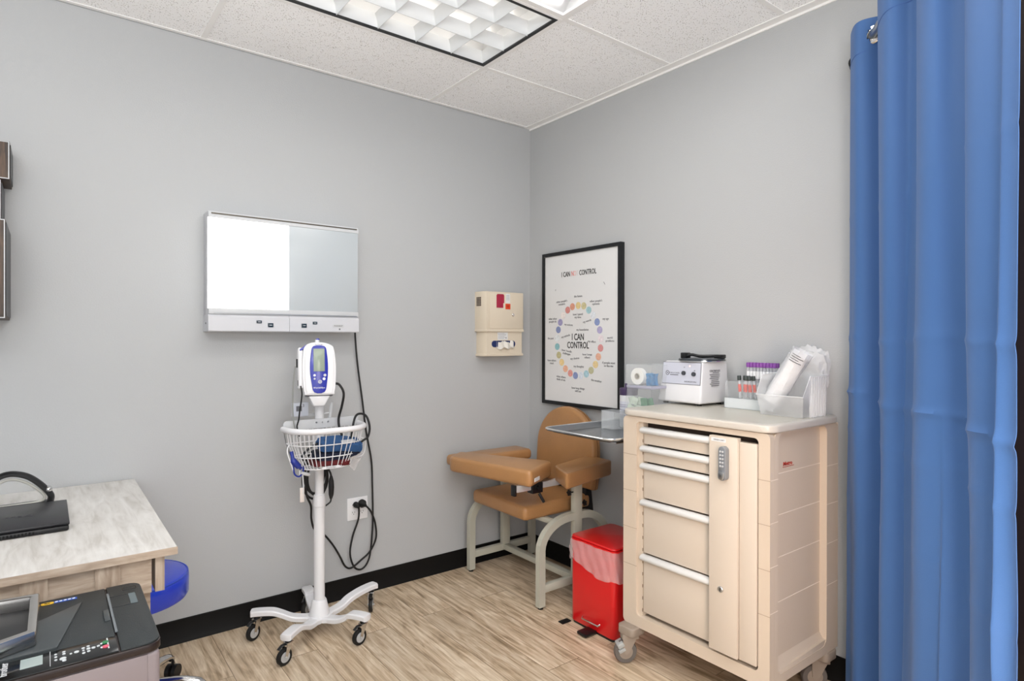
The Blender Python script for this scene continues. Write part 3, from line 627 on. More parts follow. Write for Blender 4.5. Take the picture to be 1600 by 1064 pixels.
# ================================================================== VITAL SIGNS STAND
def caster(cx, cy, ang, zt, parent, r_=.036, wid=.018, hub='c0c2c4', lever=True):
    """fork, wheel, brake lever of one swivel caster; ang = trailing direction"""
    d = Vector((math.cos(ang), math.sin(ang), 0)); t_ = Vector((-d.y, d.x, 0)); top = Vector((cx, cy, zt)); wc = Vector((cx, cy, r_)) + d * (.022 * r_ / .036)
    b = B(); cyl(b, top + Vector((0, 0, -.012)), top + Vector((0, 0, .002)), .015, 16); c = obj('caster', b, MBLACK, parent)
    b = B()
    for s_ in (-1, 1):
        o = t_ * (s_ * (wid / 2 + .004)); P = [top + Vector((0, 0, -.013)) - d * .012, top + Vector((0, 0, -.013)) + d * .016, wc + d * .007, wc - d * .007]
        s = B(); v1 = [s.verts.new(p + o) for p in P]; v2 = [s.verts.new(p + o + t_ * (s_ * .002)) for p in P]
        s.faces.new(v1); s.faces.new(v2[::-1])
        for i in range(4): s.faces.new((v1[i], v1[(i + 1) % 4], v2[(i + 1) % 4], v2[i]))
        merge(b, s)
    q = top + Vector((0, 0, -.014)); box(b, -.016, .018, -wid / 2 - .006, wid / 2 + .006, -.0015, .0025, .001, mtx=Matrix.Translation(q) @ Matrix.Rotation(ang, 4, 'Z')); obj('fork', b, MCHROME, c)
    b = B(); lathe(b, [(r_ * .6, -wid / 2), (r_ * .94, -wid / 2), (r_, -wid / 3), (r_, wid / 3), (r_ * .94, wid / 2), (r_ * .6, wid / 2)], seg=28, mtx=align(wc, t_)); wh = obj('wheel', b, MRUB, c)
    b = B(); lathe(b, [(0, -wid / 2 - .001), (r_ * .62, -wid / 2 - .001), (r_ * .66, -wid / 2 + .002), (r_ * .66, wid / 2 - .002), (r_ * .62, wid / 2 + .001), (0, wid / 2 + .001)], seg=24, mtx=align(wc, t_)); cyl(b, wc - t_ * (wid / 2 + .008), wc + t_ * (wid / 2 + .008), .005, 10); obj('hub', b, mat('hub_grey', hub, .4, .3), wh)
    if lever:
        b = B(); P = [top + Vector((0, 0, -.018)) + d * .014, top + Vector((0, 0, -.018)) + d * .034, top + Vector((0, 0, -.030)) + d * .052]; tube(b, P, .004, 8, ry=.010, up=(0, 0, 1)); obj('brake_lever', b, MBLACK, c)
def vital_stand():
    cx, cy = -1.54, -.295
    r = root('monitor_stand', 'white five-legged rolling pole stand with wire basket', 'stand', (cx, cy, 0))
    b = B(); prism(b, rrect(cx - .05, cx + .05, cy - .05, cy + .05, .03, 6), .062, .09, 'z', bev=.008); lathe(b, [(.048, .085), (.046, .10), (.034, .155), (.031, .160), (.0, .160)], (cx, cy, 0), 28); obj('hub', b, MWHITE2, r)
    for a_, L_ in ((14, .315), (84, .235), (155, .285), (223, .285), (299, .262)):
        a = math.radians(a_); d = Vector((math.cos(a), math.sin(a), 0)); t_ = Vector((-d.y, d.x, 0))
        # side profile: flat pad at the tip, dipping towards the hub
        prof = [(0.0, .074), (.06, .074), (.12, .082), (.17, .104), (L_ - .075 if L_ > .26 else .18, .118), (L_ - .01, .122), (L_ + .022, .120)]
        prof = sorted(prof); cl = catmull([(p[0], 0, p[1]) for p in prof], 5)
        s = B(); rings = []
        for i, p in enumerate(cl):
            wv = .026 if p.x > .05 else .034; th = .013
            if i == len(cl) - 1: wv *= .72
            o = Vector((cx, cy, 0)) + d * p.x
            rings.append([s.verts.new(o + t_ * (wv * u) + Vector((0, 0, p.z + th * q))) for u, q in ((-1, -.7), (-.8, -1), (.8, -1), (1, -.7), (1, .6), (.8, 1), (-.8, 1), (-1, .6))])
        for i in range(len(rings) - 1):
            for k in range(8): s.faces.new((rings[i][k], rings[i][(k + 1) % 8], rings[i + 1][(k + 1) % 8], rings[i + 1][k]))
        s.faces.new(rings[0]); s.faces.new(rings[-1][::-1]); b = B(); merge(b, s)
        lg = obj('leg', b, MWHITE2, r); tip = Vector((cx, cy, 0)) + d * (L_ - .005)
        caster(tip.x, tip.y, {14: 4.2, 84: 3.9, 155: 3.6, 223: 3.5, 299: 3.4}[a_], .106, lg)
    b = B(); cyl(b, (cx, cy, .158), (cx, cy, .635), .0255, 28); cyl(b, (cx, cy, .62), (cx, cy, 1.14), .0205, 28); obj('pole', b, MWHITE2, r)
    b = B(); lathe(b, [(.026, 0), (.029, .002), (.029, .035), (.026, .055), (.021, .057)], (cx, cy, .605), 28); cyl(b, (cx + .004, cy - .029, .622), (cx + .004, cy - .031, .622), .004); obj('collar', b, MWHITE2, r)
    # basket
    k = B(); yb = cy - .035; bx = -1.540
    def dshape(hw, dep, z, n=22, zs=0.0):
        P = []
        for i in range(n + 1):
            t = PI * i / n; c, s_ = math.cos(t), math.sin(t)
            P.append(Vector((bx - hw * (abs(c) ** .75) * (1 if c > 0 else -1), yb - dep * (s_ ** .7), z)))
        return P
    rim = dshape(.180, .175, .992)
    rb = B(); tube(rb, [rim[0] + Vector((0, .004, 0))] + rim + [rim[-1] + Vector((0, .004, 0))], .0135, 12); bk = obj('basket_rim', rb, MWHITE2, r)
    b = B(); prism(b, rrect(bx - .180, bx + .180, .985, 1.028, .014, 5), yb - .002, yb + .006, 'y'); bp = obj('basket_back_plate', b, MLGREY, r)
    b = B()
    for dx in (-.028, 0, .028): cyl(b, (bx + dx, yb - .001, 1.012), (bx + dx, yb - .005, 1.012), .004 if dx else .003, 10)
    obj('plate_screws', b, MSTEEL, bp)
    lv = [(.178, .168, .985), (.168, .150, .925), (.147, .135, .868), (.118, .118, .812)]
    L3 = [dshape(*q) for q in lv]
    for L_ in L3[1:]: tube(k, L_, .0026, 6); tube(k, [L_[0], L_[-1]], .0026, 6)
    for i in range(0, 23): tube(k, [q[i] for q in L3], .0021, 6)
    for i in range(0, 17):
        f = i / 16; P = [q[0].lerp(q[-1], f) for q in L3]; tube(k, P, .0021, 6)
    bt = L3[-1]
    for i in range(2, 21): tube(k, [bt[i], Vector((bt[i].x, yb, bt[i].z))], .0020, 6)
    obj('basket_wires', k, MWHITE2, r)
    b = B(); prism(b, rrect(bx - .045, bx + .04, .812, .823, .004, 3), yb - .1235, yb - .1195, 'y'); bd = obj('basket_badge', b, MWHITE2, r)
    b = B(); text(b, 'WelchAllyn', (bx - .0025, yb - .1238, .8175), .010, FY); obj('badge_lettering', b, MINK2, bd, smooth=False)
    # side hooks
    b = B(); tube(b, [(bx - .172, yb - .06, .93), (bx - .185, yb - .075, .90), (bx - .165, yb - .08, .83), (bx - .150, yb - .075, .79), (bx - .130, yb - .07, .78), (bx - .125, yb - .06, .81)], .0028, 6, smoothn=5)
    tube(b, [(bx + .172, yb - .05, .93), (bx + .195, yb - .055, .91), (bx + .185, yb - .055, .85), (bx + .150, yb - .055, .835), (bx + .135, yb - .05, .85)], .0028, 6, smoothn=5); obj('side_hook', b, MWHITE2, r)
    return r
vital_stand()
def monitor():
    c = Vector((-1.567, -.352, 1.142)); rz = math.radians(-14)
    r = root('vital_signs_monitor', 'white and blue vital signs monitor on top of the rolling pole stand', 'monitor', c, rz)
    tilt = Matrix.Rotation(math.radians(-7), 4, 'X')
    def T(bm): bm.transform(WM[r.name] @ tilt); return bm
    # body outline in local x,z (front view), extruded in depth y
    out = [(-.052, .0), (.058, .0), (.070, .012), (.076, .06), (.078, .14), (.070, .212), (.056, .232), (.02, .244), (-.03, .243), (-.058, .228), (-.068, .20), (-.072, .12), (-.068, .03), (-.062, .008)]
    op = [(p.x, p.z) for p in catmull([(x, 0, z) for x, z in out], 3, True)]
    b = B(); prism(b, op, -.040, .060, 'y', bev=.012, seg=3); obj('body', T(b), MWHITE2, r)
    b = B(); sc_ = [(x * .86, .005 + z * .97) for x, z in op]; prism(b, sc_, -.046, -.038, 'y', bev=.004); obj('front_cover', T(b), MWHITE, r)
    pan = [(-.022, .012), (.024, .012), (.036, .06), (.041, .12), (.037, .19), (.026, .226), (-.024, .226), (-.035, .19), (-.040, .12), (-.034, .06)]
    pp = [(p.x, p.z) for p in catmull([(x, 0, z) for x, z in pan], 3, True)]
    b = B(); prism(b, pp, -.0515, -.045, 'y', bev=.002); fp = obj('blue_panel', T(b), MBLUE, r)
    b = B(); box(b, -.024, .026, -.0535, -.051, .108, .214, .001); obj('screen', T(b), MLCD, fp)
    for x, z, q, mm in ((-.020, .090, .0055, MWHITE), (-.020, .074, .0045, MLGREY), (.026, .090, .0065, MLGREY), (.022, .073, .0065, MWHITE), (.004, .060, .0085, MLGREY)):
        b = B(); cyl(b, (x, -.051, z), (x, -.0545, z), q, 16); bt = obj('button', T(b), mm, fp)
        if q > .008: b = B(); ring_prism(b, [(x + .005 * math.cos(t * .5236), z + .005 * math.sin(t * .5236)) for t in range(12)], [(x + .003 * math.cos(t * .5236), z + .003 * math.sin(t * .5236)) for t in range(12)], -.0549, -.0544, 'y'); obj('button_ring', T(b), MBLUE, bt)
    b = B(); text(b, 'WelchAllyn', (.0, -.0518, .032), .011, FY, mi=0); text(b, 'Spot Vital Signs', (.002, -.0468, .2345), .006, FY, mi=1); obj('brand_lettering', T(b), [MWHITE, MINK2], r, smooth=False)
    b = B(); box(b, -.090, -.068, -.032, .045, .03, .222, .008, 3); ht = obj('thermometer_holder', T(b), MWHITE2, r)
    b = B(); hexa(b, [(-.082, -.034, .205), (-.052, -.034, .218), (-.052, .03, .218), (-.082, .03, .205), (-.082, -.034, .214), (-.052, -.034, .236), (-.052, .03, .236), (-.082, .03, .214)], .002); obj('probe_cover_tab', T(b), MBLUE, r)
    b = B(); cyl(b, (.0, .01, .238), (.0, .01, .262), .010, 16, 0, .002); sphere(b, (.002, .01, .264), .009, sz=.6, mi=1); obj('probe_top', T(b), [MWHITE2, MBLUE], r)
    b = B(); box(b, -.056, .064, -.02, .03, -.006, .002, .002); obj('base_plate', T(b), MINK2, r)
    b = B(); hexa(b, [(-.022, -.022, -.052), (.026, -.022, -.052), (.026, .03, -.052), (-.022, .03, -.052), (-.045, -.03, -.004), (.052, -.03, -.004), (.052, .045, -.004), (-.045, .045, -.004)], .006); obj('mount', b if False else T(b), MWHITE2, r)
    b = B(); cyl(b, (-.085, -.02, .07), (-.085, -.02, .045), .007, 10); cyl(b, (-.092, -.01, .13), (-.092, -.01, .17), .005, 10); obj('probe_plug', T(b), MBLACK, r)
monitor()
# cables of the monitor
def cable(name, P, rad, m, label, cat='cable', n=6, cl=False):
    b = B(); tube(b, P, rad, 8, smoothn=n, closed=cl); return obj(name, b, m, None, label, cat)
cable('probe_cable', [(-1.655, -.372, 1.19), (-1.652, -.38, 1.15), (-1.658, -.37, 1.08), (-1.660, -.36, 1.035), (-1.664, -.35, 1.0), (-1.66, -.37, .96)], .0035, MRUB, 'thin black cable from monitor left side down into the basket')
cable('probe_cable', [(-1.672, -.35, 1.28), (-1.680, -.35, 1.22), (-1.684, -.35, 1.12), (-1.680, -.35, 1.03), (-1.670, -.37, .955)], .0032, mat('cable_grey', '8a8c88', .5), 'grey coiled cable hanging beside the left side of the monitor')
cable('pressure_hose', [(-1.498, -.372, 1.195), (-1.480, -.39, 1.19), (-1.462, -.40, 1.15), (-1.464, -.385, 1.09), (-1.474, -.37, 1.03), (-1.475, -.38, .985), (-1.47, -.40, .95)], .0058, MRUB, 'thick black hose from monitor right side into the basket')
cable('hose_loop', [(-1.44, -.43, .90), (-1.425, -.41, .96), (-1.405, -.40, 1.03), (-1.375, -.39, 1.045), (-1.345, -.395, 1.03), (-1.335, -.41, .98), (-1.348, -.42, .935), (-1.375, -.42, .918), (-1.40, -.41, .89)], .0055, MRUB, 'black hose loop over the right rim of the basket')
cable('hose_loop', [(-1.50, -.40, .945), (-1.56, -.405, .935), (-1.625, -.40, .905), (-1.655, -.39, .87), (-1.65, -.385, .85)], .0055, mat('hose_dark', '26282c', .5), 'dark hose curling across the cuffs at the left of the basket')
# thermometer tips box and sensor behind basket
b = B(); box(b, -1.650, -1.575, -.245, -.222, 1.035, 1.10, .003); 
r = root('probe_cover_box', 'pale box of probe covers fixed behind the stand pole', 'box', (-1.61, -.235, 1.02)); obj('carton', b, mat('carton_pale', 'cfd3dc', .5), r)
b = B(); box(b, -1.634, -1.608, -.2475, -.245, 1.06, 1.085); text(b, '3', (-1.600, -.2458, 1.085), .02, FY); obj('print', b, MINK2, r)
b = B(); box(b, -1.64, -1.60, -.2225, -.20, 1.04, 1.05); box(b, -1.615, -1.535, -.2215, -.255 + .02, 1.03, 1.045); obj('bracket', b, MLGREY, r)
b = B(); cyl(b, (-1.492, -.30, 1.02), (-1.482, -.30, 1.10), .008, 12, bev=.003); cyl(b, (-1.53, -.298, 1.045), (-1.488, -.30, 1.05), .004, 8); obj('probe_holder', b, MLGREY, None, 'small grey probe tube clipped to the right of the pole above basket', 'probe')
# cuffs in the basket
def cuff(loc, size, rot, m, label, seed):
    rn = random.Random(seed); b = B(); s = B(); bmesh.ops.create_cube(s, size=1); bmesh.ops.bevel(s, geom=s.edges[:], offset=.18, segments=3, affect='EDGES', profile=.5)
    bmesh.ops.subdivide_edges(s, edges=s.edges[:], cuts=1, use_grid_fill=True)
    for v in s.verts: v.co += Vector([rn.uniform(-.035, .035) for _ in range(3)]); v.co.z += .12 * math.sin(v.co.x * 5 + seed)
    s.transform(Matrix.Translation(Vector(loc)) @ Euler(rot).to_matrix().to_4x4() @ Matrix.Diagonal((*size, 1))); merge(b, s)
    r = root('pressure_cuff', label, 'blood pressure cuff', loc); c = obj('rolled_cuff', b, m, r); return r
r = cuff((-1.49, -.425, .915), (.20, .085, .045), (.35, 0.08, .02), mat('cuff_blue', '2c5484', .55, bump=.3, bscale=80), 'blue blood pressure cuff lying on top in the basket', 2)
b = B(); box(b, -1.50, -1.44, -.470, -.460, .925, .9265 + .012, .001); obj('size_label', b, MLGREY, r)
r = cuff((-1.50, -.405, .873), (.21, .09, .045), (.1, -.06, .05), mat('cuff_navy', '131c33', .6, bump=.3, bscale=80), 'dark navy blood pressure cuff under the blue one in the basket', 5)
r = cuff((-1.53, -.395, .835), (.17, .11, .032), (0, .02, 0), mat('cuff_maroon', '5c1418', .6, bump=.3, bscale=80), 'maroon blood pressure cuff at the bottom of the basket', 9)
b = B(); P = [(-1.705, -.40, .90), (-1.70, -.41, .86), (-1.68, -.41, .835), (-1.665, -.41, .82)]; tube(b, P, [.008, .015, .014, .008], 10, smoothn=4)
tube(b, [(-1.70, -.41, .84), (-1.695, -.41, .80), (-1.675, -.41, .785), (-1.655, -.40, .80), (-1.65, -.40, .83)], .004, 7, smoothn=5)
obj('blue_sensor', b, [mat('sensor_blue', '26368c', .35)], None, 'blue finger sensor with looped cable hanging on the basket left hook', 'sensor')
b = B(); tube(b, [(-1.665, -.40, .80), (-1.64, -.40, .79), (-1.625, -.395, .785)], .008, 10, smoothn=3); tube(b, [(-1.655, -.40, .79), (-1.652, -.40, .74), (-1.654, -.40, .70)], .0035, 6); obj('white_clip_cable', b, MLGREY, None, 'white cable clip dangling below the basket left corner', 'cable')
b = B(); box(b, -1.668, -1.648, -.403, -.398, .665, .73, .002); obj('paper_tag', b, mat('tag_cream', 'd8cfc8', .6), None, 'small cream tag hanging under the left of the basket', 'tag')
b = B(); s = B(); bmesh.ops.create_grid(s, x_segments=8, y_segments=8, size=.05); s.transform(Matrix.Translation(Vector((-1.405, -.375, .835))) @ Euler((PI / 2 - .1, .7, .2)).to_matrix().to_4x4() @ Matrix.Diagonal((.9, .9, 1, 1)))
for v in s.verts: v.co.y += .006 * math.sin(v.co.x * 90) * math.cos(v.co.z * 70)
bmesh.ops.solidify(s, geom=s.faces[:], thickness=.0008); merge(b, s); obj('clear_bag', b, mat('bag_clear', 'e9e6e6', .2, alpha=.30, bump=.6, bscale=60), None, 'small clear plastic bag hanging below the right of the basket', 'bag')
# power lead of the stand: coil, brick, run to the outlet
r = root('stand_power_lead', 'black power lead coiled on the pole and plugged into the outlet', 'cord', (-1.50, -.22, .2))
b = B()
for q, (w_, dz) in enumerate(((.046, 0), (.055, .012), (.062, -.01), (.05, .02))):
    P = [(-1.54 + w_ * math.sin(t * PI / 7), -.262 + .012 * q - .02 * math.cos(t * PI / 7) * 0, .735 + dz + (.085 + .006 * q) * math.cos(t * PI / 7)) for t in range(14)]; tube(b, P, .0055, 8, smoothn=3, closed=True)
obj('coil', b, MRUB, r)
b = B(); tube(b, [(-1.60, -.30, .775), (-1.607, -.30, .72), (-1.598, -.29, .66), (-1.565, -.25, .60), (-1.545, -.20, .52), (-1.50, -.12, .44), (-1.43, -.06, .385), (-1.375, -.04, .315), (-1.335, -.035, .245), (-1.305, -.035, .185), (-1.270, -.035, .168), (-1.215, -.035, .198), (-1.165, -.038, .235), (-1.130, -.040, .30), (-1.135, -.045, .38), (-1.160, -.05, .45), (-1.185, -.052, .485), (-1.198, -.05, .497)], .0052, 8, smoothn=6)
tube(b, [(-1.505, -.30, .79), (-1.492, -.31, .76), (-1.488, -.31, .74)], .005, 8, smoothn=4); tube(b, [(-1.488, -.31, .64), (-1.492, -.31, .62), (-1.515, -.31, .605)], .004, 8, smoothn=4); obj('cable', b, MRUB, r)
b = B(); tube(b, [(-1.488, -.31, .745), (-1.488, -.31, .72), (-1.487, -.31, .69), (-1.488, -.31, .655), (-1.489, -.31, .635)], [.006, .0125, .0135, .012, .006], 12); obj('inline_connector', b, MRUB, r)
b = B(); lathe(b, [(.012, 0), (.021, .005), (.022, .022), (.013, .034), (.007, .055)], mtx=align((-1.205, -.010, .505), (.10, -1, -.12)), seg=18); obj('plug', b, MRUB, r)

# ================================================================== PHLEBOTOMY CHAIR
def chair():
    r = root('blood_draw_chair', 'tan vinyl blood draw chair with padded arm rests in the corner', 'chair', (-.29, -.43, 0))
    # side frames of square tube
    for y in (-.748, -.098):
        P = [(-.535, y, .012), (-.535, y, .30)]
        P += [(-.535 + .20 * (1 - math.cos(t)), y, .30 + .145 * math.sin(t)) for t in [PI / 2 * i / 8 for i in range(1, 9)]]
        P += [(-.24, y, .445)]
        P += [(-.24 + .18 * math.sin(t), y, .445 - .145 + .145 * math.cos(t)) for t in [PI / 2 * i / 8 for i in range(1, 9)]]
        P += [(-.06, y, .012)]
        b = B(); tube(b, P, .0165, 4, up=(0, 1, 0), ry=.020); sf = obj('side_frame', b, MCHF, r, smooth=False)
        for x in (-.535, -.06): b = B(); cyl(b, (x, y, 0), (x, y, .013), .014, 14); obj('foot', b, MRUB, sf)
        b = B(); box(b, -.305, -.25, y - .017, y + .017, .085, .665, .003); obj('arm_post', b, MCHF, r)
        b = B(); box(b, -.519, -.076, y - .015, y + .015, .082, .122, .002); obj('side_rail', b, MCHF, r)
    b = B(); box(b, -.30, -.262, -.733, -.113, .085, .118, .002); obj('cross_rail', b, MCHF, r)
    for x in (-.42, -.16): b = B(); box(b, x - .015, x + .015, -.735, -.11, .412, .438, .002); obj('seat_rail', b, MCHF, r)
    # seat
    b = B(); s = B(); box(s, -.575, -.085, -.665, -.165, .438, .515, .024, 4); bmesh.ops.subdivide_edges(s, edges=[e for e in s.edges if e.calc_length() > .1], cuts=7, use_grid_fill=True)
    for v in s.verts:
        if v.co.z > .5: v.co.z += .012 * (1 - min(1, ((v.co.x + .33) / .25) ** 2)) * (1 - min(1, ((v.co.y + .415) / .25) ** 2))
    merge(b, s); obj('seat', b, MVINYL, r)
    # back rest, rounded top, slightly reclined
    yc, hw = -.465, .252; pts = [(yc - hw + .01, .545), (yc - hw, .60)]; zc = .755
    pts += [(yc - hw * math.cos(t), zc + .245 * math.sin(t)) for t in [PI * i / 22 for i in range(23)]] + [(yc + hw, .60), (yc + hw - .01, .545)]
    s = B(); prism(s, pts, -.13, -.062, 'x', bev=.018, seg=3); s.transform(Matrix.Translation(Vector((-.10, 0, .55))) @ Matrix.Rotation(math.radians(3), 4, 'Y') @ Matrix.Translation(Vector((.10, 0, -.55)))); b = B(); merge(b, s); bk = obj('backrest', b, MVINYL, r)
    tr = Matrix.Translation(Vector((-.10, 0, .55))) @ Matrix.Rotation(math.radians(3), 4, 'Y') @ Matrix.Translation(Vector((.10, 0, -.55)))
    b = B(); tube(b, [tr @ Vector((-.094, yc + (p[0] - yc) * 1.005, p[1])) for p in pts], .0028, 6); obj('back_seam', b, mat('seam_brown', '7c5530', .5), bk)
    for y in (-.64, -.27): b = B(); hexa(b, [(-.135, y - .018, .40), (-.055, y - .018, .40), (-.055, y + .018, .40), (-.135, y + .018, .40), (-.115, y - .018, .56), (-.075, y - .018, .56), (-.075, y + .018, .56), (-.115, y + .018, .56)], .003); obj('back_bracket', b, MBLACK, r)
    # arm pads
    def pad(name, poly, z0, z1, bev, label=None):
        s = B(); prism(s, poly, z0, z1, 'z', bev=bev, seg=4); b = B(); merge(b, s); return obj(name, b, MVINYL, r, label=label)
    def rounded(poly, rr=.03, n=4):
        out = []; N_ = len(poly)
        for i in range(N_):
            p = Vector(poly[i]); a = Vector(poly[i - 1]) - p; c = Vector(poly[(i + 1) % N_]) - p
            a = p + a.normalized() * rr; c = p + c.normalized() * rr
            for k in range(n + 1):
                t = k / n; out.append(tuple((a * (1 - t) ** 2 + p * 2 * t * (1 - t) + c * t * t)))
        return out
    pad('arm_pad', rounded([(-.70, -.235), (-.165, -.235), (-.165, -.065), (-.70, -.065)]), .658, .722, .022, 'arm rest pad against the long wall')
    pad('arm_pad', rounded([(-.525, -.935), (-.085, -.835), (-.085, -.645), (-.43, -.735)], .03), .655, .735, .024, 'arm rest pad beside the red bin')
    pad('swing_arm_pad', rounded([(-.79, -.25), (-.65, -.145), (-.395, -.685), (-.665, -.825)], .035), .662, .748, .024)
    b = B(); box(b, -.60, -.54, -.018, -.004, .673, .690, mtx=None); b.free()
    b = B(); prism(b, [(-.638, -.8255), (-.583, -.797), (-.5845, -.794), (-.6395, -.8225)], .690, .708, 'z'); obj('pad_label', b, MPAPER, r)
    # swing mechanism under the pads
    b = B(); box(b, -.70, -.27, -.7485, -.7285, .628, .662, .002); ba = obj('swing_bar', b, mat('bar_satin_silver', 'd0d2d2', .35, .5), r)
    b = B(); box(b, -.712, -.698, -.755, -.722, .612, .668, .003); obj('bar_end_cap', b, MBLACK, ba)
    b = B(); box(b, -.60, -.53, -.762, -.716, .610, .665, .004); cyl(b, (-.565, -.762, .64), (-.565, -.775, .64), .012, 14); tube(b, [(-.56, -.765, .61), (-.55, -.775, .585), (-.54, -.78, .565)], .008, 8); obj('clamp', b, MBLACK, r)
    b = B(); hexa(b, [(-.60, -.75, .660), (-.50, -.75, .660), (-.50, -.60, .660), (-.60, -.60, .660), (-.62, -.76, .666), (-.46, -.76, .666), (-.46, -.58, .666), (-.62, -.58, .666)]); obj('pad_plate', b, MSTEEL, r)
    b = B(); box(b, -.31, -.20, -.775, -.735, .648, .658, .001); obj('pad_plate', b, MSTEEL, r)
    b = B(); box(b, -.31, -.20, -.12, -.08, .648, .658, .001); obj('pad_plate', b, MSTEEL, r)
    for (x, y, z) in ((-.335, -.750, .575), (-.225, -.757, .505)):
        b = B(); cyl(b, (-.306 if x < -.3 else -.25, y, z), (x, y, z), .004, 8)
        for k in range(5): a = 2 * PI * k / 5; sphere(b, (x, y + .012 * math.cos(a), z + .012 * math.sin(a)), .0065, seg=8)
        cyl(b, (x - .005, y, z), (x + .005, y, z), .011, 12); obj('star_knob', b, MBLACK, r)
    for (y, z) in ((-.098, .60), ):
        b = B(); cyl(b, (-.305, y - .015, z), (-.325, y - .015, z), .012, 12); obj('star_knob', b, MBLACK, r)
        b = B(); cyl(b, (-.345, y - .0, z - .03), (-.305, y, z - .03), .010, 12); obj('latch_pin', b, MCHF, r)
chair()

# ================================================================== MAYO TRAY STAND
def tray_stand():
    x0, x1, y0, y1, z = -.628, -.06, -1.330, -.862, .945
    r = root('instrument_tray_stand', 'stainless steel instrument tray on a stand between chair and cart', 'tray stand', (-.12, -1.15, 0))
    prof = [(0, .0), (.020, .0), (.030, .018), (.040, .020), (.043, .014)]
    s = B(); rings = []
    for o, dz in ((.048, .0), (.034, .002), (.018, .018), (.006, .0215), (0, .018), (.002, .012)):
        rings.append([s.verts.new((p[0], p[1], z + dz)) for p in rrect(x0 + o, x1 - o, y0 + o, y1 - o, .050 - min(o, .04) * .6, 8)])
    n = len(rings[0]); s.faces.new(rings[0])
    for i in range(len(rings) - 1):
        for k in range(n): s.faces.new((rings[i][k], rings[i][(k + 1) % n], rings[i + 1][(k + 1) % n], rings[i + 1][k]))
    b = B(); merge(b, s); rim = [Vector((p[0], p[1], z + .0205)) for p in rrect(x0 + .003, x1 - .003, y0 + .003, y1 - .003, .048, 8)]; tr = obj('tray', b, mat('tray_steel', '888d92', .25, .95), r); b = B(); tube(b, rim, .0045, 8, closed=True); obj('rolled_rim', b, mat('rim_highlight_steel', 'dcdedf', .2, .8), tr)  # rim tube paler than the tray: its highlight is put into the colour
    b = B(); tube(b, [(-.09, -1.29, .055), (-.09, -1.29, .93), (-.09, -1.27, .938), (-.09, -.92, .938)], .010, 10); tube(b, [(-.09, -.92, .936), (-.53, -.92, .936), (-.53, -1.27, .936), (-.09, -1.27, .936)], .005, 8); obj('support_post', b, MCHROME, r)
    b = B(); box(b, -.15, -.04, -1.32, -1.26, .03, .06, .004); tube(b, [(-.13, -1.29, .04), (-.16, -1.29, .04)], .012, 8); obj('base', b, MCHROME, r)
    for x in (-.14, -.05):
        for y in (-1.31, -1.27): b = B(); sphere(b, (x, y, .016), .016); obj('caster', b, MRUB, r)
tray_stand()
b = B(); X0, X1, Y0, Y1, Z0, Z1 = -.30, -.22, -1.045, -.955, .9475, 1.04
for q in ((X0, X0 + .002, Y0, Y1, Z0, Z1), (X1 - .002, X1, Y0, Y1, Z0, Z1), (X0, X1, Y0, Y0 + .002, Z0, Z1), (X0, X1, Y1 - .002, Y1, Z0, Z1), (X0, X1, Y0, Y1, Z0, Z0 + .003)): box(b, *q)
r = obj('acrylic_box', b, MCLEAR2 if False else mat('acrylic_box_clear', 'f2f6f8', .06, alpha=.2), None, 'empty clear acrylic box standing on the steel tray', 'box')
def wipes(cx, cy):
    r = root('wipes_canister', 'white wipes canister with purple lid on the tray beside the cart', 'canister', (cx, cy, .947))
    b = B(); lathe(b, [(.043, 0), (.046, .004), (.046, .165), (.044, .17), (0, .17)], (cx, cy, .947), 32); obj('canister_body', b, MWHITE, r)
    b = B(); lathe(b, [(.047, .168), (.048, .172), (.048, .200), (.044, .205), (0, .206)], (cx, cy, .947), 32); obj('lid', b, mat('lid_purple', '4a3a5c', .4), r)
    b = B(); lathe(b, [(.0462, .03), (.0465, .031), (.0465, .135), (.0462, .136)], (cx, cy, .947), 32, mi=0)
    for k in range(9): lathe(b, [(.0468, .045 + k * .009), (.0468, .0475 + k * .009)], (cx, cy, .947), 32, mi=1) if k % 3 else None
    obj('label_band', b, [mat('label_white', 'dcdde6', .5), mat('label_ink', '7a7896', .5)], r)
wipes(-.155, -1.012)

